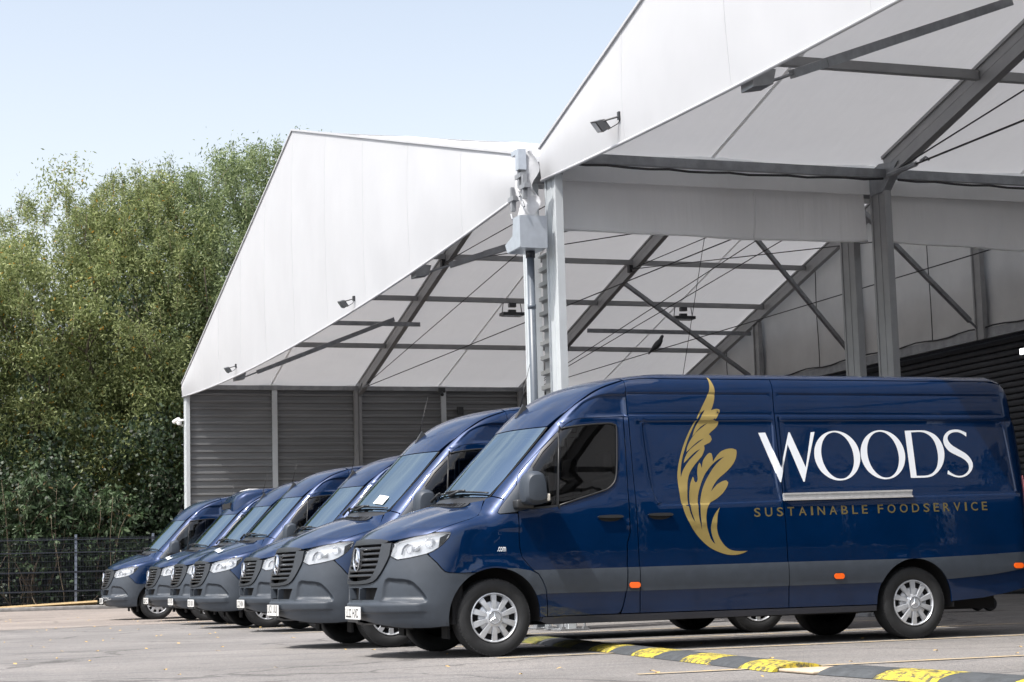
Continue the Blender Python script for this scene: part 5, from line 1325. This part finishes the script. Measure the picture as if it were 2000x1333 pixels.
    for i in range(nR):
        for j in range(nr):
            a, b = 2*math.pi*i/nR, 2*math.pi*j/nr; rr_ = .20+.016*math.cos(b); v = Vector((rr_*math.cos(a), rr_*math.sin(a), .016*math.sin(b)))
            v.rotate(Matrix.Rotation(R(62), 3, 'X')); tor.append(v+Vector((-.42, 1.68, 1.22)))
    mb.add(tor, [(i*nr+j, ((i+1) % nR)*nr+j, ((i+1) % nR)*nr+(j+1) % nr, i*nr+(j+1) % nr) for i in range(nR) for j in range(nr)])
    mb.tube([(-.42,1.68,1.22),(-.42,1.55,1.12)], .045, 8); mb.bar((-.60,1.68,1.22),(-.24,1.68,1.22),.04,.03)
    add('steering_wheel', mb.mesh('steering_wheel', DARKPLASTIC, True))
    mb = MB(); mb.prism([(-.90,.5),(.90,.5),(.91,1.3),(.86,1.8),(.82,2.3),(.6,2.50),(-.6,2.50),(-.82,2.3),(-.86,1.8),(-.91,1.3)], 1, 2.44, 2.47); add('bulkhead', mb.mesh('bulkhead', TRIM))
    hl_ = [(x, 2.62+.2*x*x) for x in np.linspace(-.7, .7, 9)]+[(x, 3.42) for x in np.linspace(.7, -.7, 9)]
    add('headlining', panel('headlining', 'ws', hl_, LIGHTTRIM, step=.15, off=-.06, rim=0, gap=0))
    # ---- wheels
    for x, y in ((.955, FW), (.955, RW), (-.955, FW), (-.955, RW)):
        wheel(root, x, y)
    return out
def handle(d, y, z, mr):
    q = [(y+.128*math.cos(R(a)), z+.048*math.sin(R(a))) for a in range(0, 360, 18)]
    P, _ = surf('side', [(y, z)], .004)
    def X(mb):
        if mr: mb.V = [(-a, b, c) for a, b, c in mb.V]
        return mb
    def cup(uv): return -.028*np.clip(1-((uv[:, 0]-y)/.128)**2-((uv[:, 1]-z)/.048)**2, 0, 1)
    link('handle_cup', panel('handle_cup', 'side', q, PAINT, step=.03, off=.003, rim=0, gap=0, mirror=mr, disp=None), d)
    q3 = [(y+.112*math.cos(R(a)), z-.004+.038*math.sin(R(a))) for a in range(180, 361, 15)]
    link('handle_shade', panel('handle_shade', 'side', q3, BLACK, step=.03, off=.006, rim=0, gap=0, mirror=mr), d)  # flat black patch painting the shade inside the handle cup
    p = [(y-.126,z+.002),(y-.10,z+.014),(y,z+.019),(y+.10,z+.017),(y+.128,z+.006),(y+.118,z-.008),(y,z-.010),(y-.10,z-.006)]
    me = panel('door_handle', 'side', curvy(p, 2, 70), DARKPLASTIC, step=.04, off=.034, rim=.026, gap=0, mirror=mr)
    link('door_handle', me, d)
TYRE_ME = []
def wheel(root, x, y):
    if not TYRE_ME:
        t = MB(); t.lathe([(.205,-.20),(.225,-.215),(.27,-.235),(.315,-.235),(.338,-.222),(.347,-.20),(.349,-.12),(.347,-.035),(.338,-.012),(.315,.002),(.272,.004),(.235,-.006),(.222,-.020),(.205,-.03)], 'x', 64)
        # tread shoulder blocks
        for k in range(64):
            a = 2*math.pi*(k+.5)/64; w_ = 2*math.pi/64*.36
            for r0, r1, x0, x1 in ((.340,.3525,-.050,-.008),):
                V = []
                for aa in (a-w_, a+w_):
                    for r_, xx in ((r0-.012, x1), (r1-.010, x1), (r1, x0), (r0, x0)):
                        V.append((xx, r_*math.cos(aa), r_*math.sin(aa)))
                t.add(V, [(0,1,2,3),(7,6,5,4),(1,5,6,2),(0,4,5,1)])
        TYRE_ME.append(t.mesh('tyre', RUBBER, 'auto'))
        h = MB(); dk = MB()
        dk.lathe([(.001,-.055),(.20,-.055),(.218,-.03)], 'x', 40)
        h.lathe([(.199,-.034),(.206,-.014),(.214,-.004),(.221,-.006),(.224,-.022)], 'x', 60)
        h.lathe([(.001,-.013),(.06,-.014),(.12,-.022),(.146,-.030),(.15,-.045)], 'x', 40)
        for k in range(10):
            a = 2*math.pi*k/10
            def pt(r_, t_, xx): return (xx, r_*math.sin(a)+t_*math.cos(a), r_*math.cos(a)-t_*math.sin(a))
            prof = [(.062,.018,-.002),(.09,.022,.000),(.13,.026,-.002),(.17,.028,-.006),(.208,.031,-.012)]
            V = []
            for r_, hw, xx in prof:
                V += [pt(r_, -hw, xx-.016), pt(r_, -hw+.006, xx), pt(r_, hw-.006, xx), pt(r_, hw, xx-.016)]
            Fc = [(4*i+j, 4*i+j+1, 4*i+j+5, 4*i+j+4) for i in range(4) for j in range(3)]
            h.add(V, Fc)
        h.lathe([(.001,.004),(.055,.003),(.072,.001),(.088,-.008)], 'x', 36)
        hub = h.mesh('hubcap', SILVER, 'auto')
        em = MB(); em.lathe([(.0535,.001),(.055,.008),(.058,.008),(.060,.001)], 'x', 32)
        for k in range(3):
            a = 2*math.pi*k/3+math.pi; 
            def pp(r_, t_, xx): return (xx, r_*math.sin(a+math.pi)+t_*math.cos(a), r_*math.cos(a+math.pi)-t_*math.sin(a))
            em.add([pp(.053, 0, .005), pp(-.006, .009, .005), pp(-.006, -.009, .005), pp(.0, 0, .013)], [(0,1,3),(0,3,2),(1,2,3)])
        TYRE_ME.extend([hub, dk.mesh('wheel_disc', BLACK, True), em.mesh('hub_star', CHROME, 'auto')])
    w_ = empty('wheel', (x, y, WR)); w_.parent = root
    if x < 0: w_.rotation_euler = (0, 0, math.pi)
    w_.rotation_euler.x = .0
    link('tyre', TYRE_ME[0], w_); hb = link('hubcap', TYRE_ME[1], w_); link('wheel_disc', TYRE_ME[2], w_)
    link('hub_star', TYRE_ME[3], w_)
    return w_
def text_mesh(s, m, size=1.0, space=1.0, bold=0.0, align='LEFT'):
    cu_ = bpy.data.curves.new('t', 'FONT'); cu_.body = s; cu_.size = size; cu_.space_character = space; cu_.offset = bold; cu_.align_x = align
    cu_.resolution_u = 3
    o = bpy.data.objects.new('t', cu_); COL.objects.link(o); dg = bpy.context.evaluated_depsgraph_get()
    me = bpy.data.meshes.new_from_object(o.evaluated_get(dg)); bpy.data.objects.remove(o); bpy.data.curves.remove(cu_)
    V = np.array([tuple(v.co) for v in me.vertices]); Fc = [tuple(p.vertices) for p in me.polygons]; bpy.data.meshes.remove(me)
    return V, Fc
def number_plate(van, txt):
    b = [(-.26,-.056),(.26,-.056),(.26,.056),(-.26,.056)]
    mb = MB(); mb.box((-.26, -.071, .358), (.26, -.058, .472)); me = mb.mesh('number_plate', PLATEWHITE)
    pl = link('number_plate', me, van)
    V, Fc = text_mesh(txt, INK, .118, 1.0, .0015, 'CENTER')
    if len(V):
        sx = .455/(V[:, 0].max()-V[:, 0].min()); V[:, 0] = (V[:, 0]-(V[:, 0].max()+V[:, 0].min())/2)*sx
        V[:, 1] -= (V[:, 1].max()+V[:, 1].min())/2
        P = np.column_stack([V[:, 0], np.full(len(V), -.0725), .415+V[:, 1]])
        link('plate_characters', mesh('plate_characters', P, Fc, INK, False), pl)
    mb = MB(); mb.bar((-.19, -.058, .345), (.19, -.058, .345), .02, .03); mb.build('plate_holder', DARKPLASTIC, pl)
LETTERS = dict(
 feather=[[(3.272,2.557),(3.289,2.549),(3.3,2.511),(3.311,2.457),(3.311,2.408),(3.3,2.339),(3.278,2.277),(3.256,2.232),(3.287,2.242),(3.317,2.246),(3.342,2.242),(3.346,2.222),(3.326,2.187),(3.283,2.132),(3.323,2.125),(3.314,2.091),(3.283,2.057),(3.243,2.028),(3.213,2.002),(3.231,1.982),(3.239,1.952),(3.219,1.924),(3.183,1.908),(3.152,1.893),(3.154,1.859),(3.125,1.798),(3.076,1.748),(3.027,1.697),(2.986,1.644),(2.957,1.577),(2.939,1.483),(2.93,1.376),(2.94,1.282),(2.966,1.209),(2.992,1.166),(2.977,1.215),(2.96,1.269),(2.951,1.342),(2.953,1.429),(2.97,1.509),(2.991,1.566),(3.009,1.596),(3.018,1.583),(3.019,1.56),(3.032,1.542),(3.047,1.549),(3.057,1.576),(3.058,1.643),(3.072,1.704),(3.089,1.729),(3.101,1.713),(3.109,1.678),(3.127,1.744),(3.161,1.791),(3.198,1.821),(3.223,1.818),(3.23,1.784),(3.231,1.739),(3.273,1.791),(3.321,1.834),(3.383,1.858),(3.444,1.864),(3.487,1.851),(3.488,1.821),(3.471,1.762),(3.428,1.701),(3.362,1.641),(3.279,1.581),(3.221,1.52),(3.182,1.455),(3.221,1.493),(3.262,1.527),(3.316,1.553),(3.354,1.56),(3.373,1.539),(3.355,1.499),(3.304,1.438),(3.233,1.385),(3.171,1.353),(3.131,1.306),(3.113,1.24),(3.107,1.173),(3.116,1.107),(3.14,1.027),(3.164,0.984),(3.19,0.961),(3.161,1.04),(3.152,1.119),(3.17,1.186),(3.207,1.252),(3.257,1.306),(3.234,1.251),(3.218,1.172),(3.214,1.105),(3.228,1.038),(3.26,0.978),(3.309,0.926),(3.368,0.898),(3.441,0.889),(3.526,0.89),(3.47,0.868),(3.396,0.855),(3.307,0.861),(3.198,0.896),(3.104,0.95),(3.013,1.038),(2.935,1.15),(2.883,1.27),(2.858,1.39),(2.849,1.551),(2.855,1.645),(2.887,1.766),(2.934,1.887),(2.997,2.009),(3.074,2.125),(3.144,2.235),(3.192,2.311),(3.234,2.38),(3.256,2.429),(3.268,2.479),(3.272,2.523)],
   [(3.191,2.239),(3.149,2.207),(3.107,2.152),(3.06,2.077),(3.01,1.989),(2.955,1.873),(2.913,1.765),(2.889,1.658),(2.885,1.591),(2.901,1.634),(2.926,1.678),(2.988,1.754),(3.112,1.861),(3.046,1.826),(2.927,1.726),(2.947,1.782),(3.005,1.857),(3.163,1.964),(3.085,1.927),(2.963,1.831),(2.987,1.9),(3.071,2.009),(3.214,2.113),(3.136,2.074),(3.039,1.98),(3.067,2.05),(3.12,2.132)],
   [(3.354,1.785),(3.284,1.757),(3.204,1.696),(3.129,1.609),(3.077,1.508),(3.044,1.415),(3.034,1.308),(3.037,1.201),(3.058,1.096),(3.054,1.214),(3.057,1.321),(3.075,1.414),(3.11,1.508),(3.169,1.602),(3.241,1.693),(3.314,1.757)]],
 W=[[(3.737,2.014),(3.812,2.017),(3.943,1.672),(4.061,2.019),(4.076,2.019),(4.213,1.677),(4.304,2.02),(4.346,2.023),(4.185,1.539),(4.172,1.539),(4.041,1.901),(3.925,1.536),(3.914,1.537)]],
 O=[[(4.821,1.788),(4.818,1.75),(4.809,1.713),(4.793,1.678),(4.773,1.645),(4.747,1.617),(4.717,1.592),(4.683,1.572),(4.647,1.558),(4.609,1.55),(4.569,1.547),(4.53,1.55),(4.492,1.56),(4.456,1.574),(4.423,1.595),(4.393,1.619),(4.367,1.648),(4.347,1.681),(4.332,1.716),(4.322,1.753),(4.319,1.791),(4.322,1.829),(4.33,1.865),(4.345,1.901),(4.365,1.933),(4.391,1.962),(4.42,1.987),(4.454,2.007),(4.49,2.021),(4.528,2.03),(4.567,2.033),(4.607,2.03),(4.645,2.021),(4.682,2.007),(4.716,1.986),(4.746,1.961),(4.772,1.932),(4.793,1.899),(4.808,1.864),(4.817,1.827)],
   [(4.749,1.789),(4.748,1.754),(4.744,1.719),(4.735,1.686),(4.722,1.655),(4.705,1.628),(4.685,1.605),(4.662,1.587),(4.638,1.573),(4.611,1.565),(4.584,1.563),(4.556,1.566),(4.529,1.574),(4.503,1.588),(4.479,1.607),(4.457,1.63),(4.438,1.657),(4.422,1.688),(4.409,1.721),(4.401,1.755),(4.397,1.791),(4.397,1.827),(4.402,1.861),(4.411,1.894),(4.423,1.925),(4.44,1.952),(4.459,1.975),(4.482,1.994),(4.507,2.008),(4.533,2.016),(4.561,2.019),(4.588,2.016),(4.616,2.008),(4.642,1.994),(4.667,1.975),(4.689,1.952),(4.708,1.924),(4.724,1.893),(4.737,1.86),(4.745,1.825)]],
 O2=[[(5.324,1.795),(5.321,1.757),(5.312,1.72),(5.297,1.685),(5.276,1.652),(5.251,1.624),(5.221,1.599),(5.188,1.58),(5.152,1.565),(5.114,1.557),(5.075,1.554),(5.037,1.558),(4.999,1.567),(4.964,1.582),(4.931,1.602),(4.901,1.626),(4.876,1.655),(4.856,1.688),(4.841,1.723),(4.832,1.76),(4.829,1.797),(4.832,1.835),(4.841,1.872),(4.856,1.907),(4.876,1.94),(4.901,1.969),(4.93,1.993),(4.963,2.013),(4.999,2.028),(5.037,2.037),(5.075,2.04),(5.114,2.037),(5.152,2.028),(5.188,2.013),(5.222,1.993),(5.251,1.968),(5.277,1.939),(5.297,1.906),(5.312,1.871),(5.321,1.833)],
   [(5.252,1.796),(5.252,1.76),(5.247,1.726),(5.238,1.693),(5.225,1.662),(5.209,1.635),(5.189,1.612),(5.166,1.594),(5.142,1.58),(5.115,1.572),(5.088,1.57),(5.061,1.573),(5.034,1.581),(5.009,1.595),(4.985,1.614),(4.963,1.637),(4.944,1.664),(4.928,1.695),(4.916,1.728),(4.908,1.762),(4.904,1.798),(4.905,1.833),(4.909,1.868),(4.918,1.901),(4.931,1.931),(4.947,1.958),(4.967,1.982),(4.989,2),(5.014,2.014),(5.04,2.022),(5.067,2.025),(5.094,2.022),(5.121,2.014),(5.147,2),(5.172,1.981),(5.194,1.958),(5.213,1.931),(5.228,1.9),(5.24,1.867),(5.248,1.832)]],
 D=[[(5.35,2.034),(5.544,2.038),(5.618,2.026),(5.69,1.993),(5.743,1.933),(5.771,1.859),(5.77,1.779),(5.742,1.699),(5.688,1.633),(5.621,1.588),(5.543,1.568),(5.362,1.565)],
   [(5.42,2.018),(5.526,2.022),(5.585,2.009),(5.641,1.973),(5.679,1.913),(5.696,1.833),(5.695,1.753),(5.671,1.673),(5.626,1.621),(5.577,1.595),(5.515,1.585),(5.429,1.585)]],
 S=[[(6.054,2.014),(6.049,1.974),(6.012,1.999),(5.961,2.019),(5.899,2.017),(5.85,1.993),(5.83,1.959),(5.841,1.922),(5.877,1.885),(5.945,1.845),(6.017,1.805),(6.064,1.758),(6.085,1.711),(6.081,1.664),(6.049,1.617),(5.998,1.582),(5.938,1.565),(5.877,1.568),(5.819,1.586),(5.781,1.6),(5.794,1.639),(5.822,1.613),(5.88,1.585),(5.94,1.582),(5.992,1.602),(6.029,1.638),(6.039,1.678),(6.023,1.718),(5.979,1.754),(5.907,1.788),(5.835,1.825),(5.793,1.872),(5.778,1.919),(5.785,1.966),(5.814,2.006),(5.863,2.036),(5.926,2.046),(5.987,2.04)]],
)
def decal(name, q, m, par, off=.0022, step=.06, smooth=True, corner=50):
    q = [curvy(x, 3, corner) if smooth else np.array(x) for x in q]
    me = panel(name, 'side', q[0], m, holes=q[1:], step=step, off=off, disp=sdisp, rim=0, gap=0, creases=SC[:14])
    return link(name, me, par)
def decal_text(name, txt, y0, z0, y1, z1, h, m, par, off=.0022, bold=0.0, space=1.0):
    """lettering on the van side: baseline from (y0, z0) to (y1, z1), cap height h"""
    V, Fc = text_mesh(txt, m, 1.0, space, bold)
    V = V-np.array([V[:, 0].min(), 0, 0]); cap = .73 if txt.isupper() else .73
    t = V[:, 0]/V[:, 0].max(); uv = np.column_stack([y0+(y1-y0)*t, z0+(z1-z0)*t+V[:, 1]/V[:, 1].max()*h])
    P, n_ = surf('side', uv, off, sdisp)
    return link(name, mesh(name, P, Fc, m, False), par)
def hero_decals(van, parts):
    decal('feather_emblem', LETTERS['feather'], GOLDVINYL, van)
    wd = empty('brand_lettering'); wd.parent = van
    for k in ('W', 'O', 'O2', 'D', 'S'):
        decal('letter', LETTERS[k], WHITEVINYL, wd, smooth=k in 'OSD' or k == 'O2')
    tl = empty('tagline'); tl.parent = van
    def row(txt, y0, y1):
        n = len(txt)
        # widths of the capitals, spread evenly
        wd_ = {'I': .30, 'E': .80, 'F': .78, 'L': .76, 'S': .86, 'T': .92, 'B': .92, 'O': 1.15, 'D': 1.05, 'C': 1.0, 'N': 1.05, 'A': 1.05, 'U': 1.0, 'V': 1.02, 'R': .92}
        sp = .62; tot = sum(wd_[c] for c in txt)+sp*(n-1); k = (y1-y0)/tot; y = y0
        for c in txt:
            w_ = wd_[c]*k
            za = 1.210+.0105*(y-3.61); decal_text('letter', c, y, za, y+w_, za, .083, DIMGOLD, tl, bold=.012); y += w_+sp*k
    row('SUSTAINABLE', 3.611, 4.835); row('FOODSERVICE', 4.947, 6.188)
    fr = empty('old_lettering'); fr.parent = van
    faint = mat("faint_vinyl", (.020, .036, .085), .4)
    decal_text('letters', '.com', 1.024, .940, 1.106, .938, .040, WHITEVINYL, fr, bold=.02)
    decal_text('letters', 'L:', 1.036, 1.088, 1.066, 1.088, .026, faint, fr)
    decal_text('letters', 'dard', .992, 1.010, 1.048, 1.052, .022, faint, fr)
# ================================================================ the row of vans
hero = empty('delivery_van'); parts = van_parts(hero)
index_kids()
GROUP = 'navy delivery vans parked nose out in a row'
tag(hero, 'nearest navy van with gold feather emblem and white lettering on its side', 'van', GROUP)
VANS = [(-20.145, 4.347, 'LK21 UUJ', 'navy van beside the lettered one with a white paper on its windscreen'),
        (-27.381, 5.404, 'LL22 HXN', 'navy van behind the one with the windscreen paper, third from the right'),
        (-30.551, 5.205, 'LO21 UUK', 'navy van in mid row with white print on its bonnet and dark side window'),
        (-34.029, 5.424, 'LL21 UJO', 'navy van squeezed between the roof unit van and the mid row van'),
        (-37.806, 5.530, 'LR20 YCZ', 'navy van with a refrigeration unit on its roof and print on the bonnet'),
        (-40.949, 5.035, 'LN70 EYH', 'last navy van at the far left end with a scuffed bumper')]
vans = []
for x, y, txt, lab in VANS:
    v = copy_tree(hero); v.location = (x, y, 0); v['label'] = lab; vans.append(v)
hero.location = (-16.95, 4.42, 0)
index_kids()
for v, yaw, steer in zip(vans, (.25, -.5, .4, -.3, .5, -.4), (0, -7, 3, 9, -4, 2)):     # parked by hand: small differences in angle and wheels
    v.rotation_euler.z = R(yaw)
    for o in KIDS[v.name]:
        if o.name.startswith('wheel') and o.type == 'EMPTY' and o.location.y < 2: o.rotation_euler.z += R(steer)
hero_decals(hero, parts)
number_plate(hero, 'LL22 HXD')
for v, (x, y, txt, lab) in zip(vans, VANS): number_plate(v, txt)
# paper on the screen of the second van
P, n_ = surf('ws', [(.42, 1.80), (.62, 1.815), (.62, 1.93), (.42, 1.92)], .008)
mb = MB(); q = [Vector(p) for p in P]; mb.add(q+[p+Vector((0, .002, -.002)) for p in q], [(0,1,2,3),(7,6,5,4),(0,4,5,1),(1,5,6,2),(2,6,7,3),(3,7,4,0)])
o = mb.build('windscreen_paper', PAPER); o.location = vans[0].location; tag(o, 'white paper sheet on the windscreen of the van beside the lettered one', 'paper')
# white print on two bonnets
for k in (2, 4):
    V, Fc = text_mesh('Woods', WHITEVINYL, .15, 1.0, .006, 'CENTER')
    uv = np.column_stack([V[:, 0]*1.0+.30, .30+V[:, 1]])
    P, n_ = surf('top', uv, .014); o = link('bonnet_print', mesh('bonnet_print', P, Fc, WHITEVINYL, False), vans[k])
# refrigeration unit on the roof of the sixth van
def fridge(van):
    V = []; Fc = []; st = [(1.58, 2.22, .02, .50), (1.60, 2.24, .10, .58), (1.68, 2.30, .17, .66), (1.85, 2.38, .19, .70), (2.15, 2.46, .15, .72), (2.5, 2.52, .10, .70), (2.7, 2.55, .04, .60)]
    n = 14
    for y, z0, h, w_ in st:
        for i in range(n+1):
            a = math.pi*i/n; V.append((math.copysign(abs(math.cos(a))**.35, math.cos(a))*w_, y, z0-.12+(h+.12)*abs(math.sin(a))**.35 if 0 < i < n else z0-.12))
    for j in range(len(st)-1):
        Fc += [(j*(n+1)+i, j*(n+1)+i+1, (j+1)*(n+1)+i+1, (j+1)*(n+1)+i) for i in range(n)]
    Fc += [tuple(range(n+1)), tuple((len(st)-1)*(n+1)+i for i in range(n+1))]
    mb = MB(); mb.add(V, Fc); u = mb.build('roof_unit', PAINT, van, None, 'auto')
    mb = MB(); mb.box((-.42, 1.57, 2.22), (.42, 1.63, 2.33)); mb.build('intake_grille', BLACK, u)
    mb = MB(); mb.box((-.46, 1.95, 2.585), (.46, 2.55, 2.606)); mb.build('top_cover', PLWHITE, u)
fridge(vans[4])
# scuffs on the bumper of the last van
o = empty('bumper_scuffs'); o.parent = vans[5]
scm = mat("pale_scuff", (.30, .31, .32), .7)
for y0, z0, y1, z1 in ((8, .48, 30, .47), (12, .41, 34, .45), (22, .52, 23, .40), (40, .50, 52, .52)):
    q = [(y0+(y1-y0)*i/6, z0+(z1-z0)*i/6+.006*(-1)**i) for i in range(7)]; P, n_ = surf('nose', q, .021); P2, _ = surf('nose', [(a, b+.010+.004*(i % 3)) for i, (a, b) in enumerate(q)], .021)
    mb = MB(); mb.add(list(P)+list(P2), [(i, i+1, 8+i, 7+i) for i in range(6)]); mb.build('scuff', scm, o)
# rear of a parked trailer beyond the lettered van
t = empty('pallet_truck', (-24.2, 15.2, 0)); tag(t, 'dark pallet truck with an orange handle behind the lettered van', 'pallet truck')
mb = MB()
for s in (-.16, .16): mb.box((s-.08, -.6, .08), (s+.08, .6, .16))
mb.box((-.24, .5, .08), (.24, .75, .42)); mb.build('forks', DARKPLASTIC, t)
for s in (-.16, .16):
    mb = MB(); mb.lathe([(.001, -.05), (.10, -.05), (.11, 0), (.10, .05), (.001, .05)], 'x', 18); mb.V = [(x+s, y+.72, z+.11) for x, y, z in mb.V]; mb.build('roller', DARKPLASTIC, t, None, 'auto')
mb = MB(); mb.tube([(0, .7, .40), (0, .98, 1.1)], .025, 8); mb.tube([(-.18, .98, 1.1), (.18, .98, 1.1)], .022, 8); mb.build('handle', ORANGE, t, None, True)
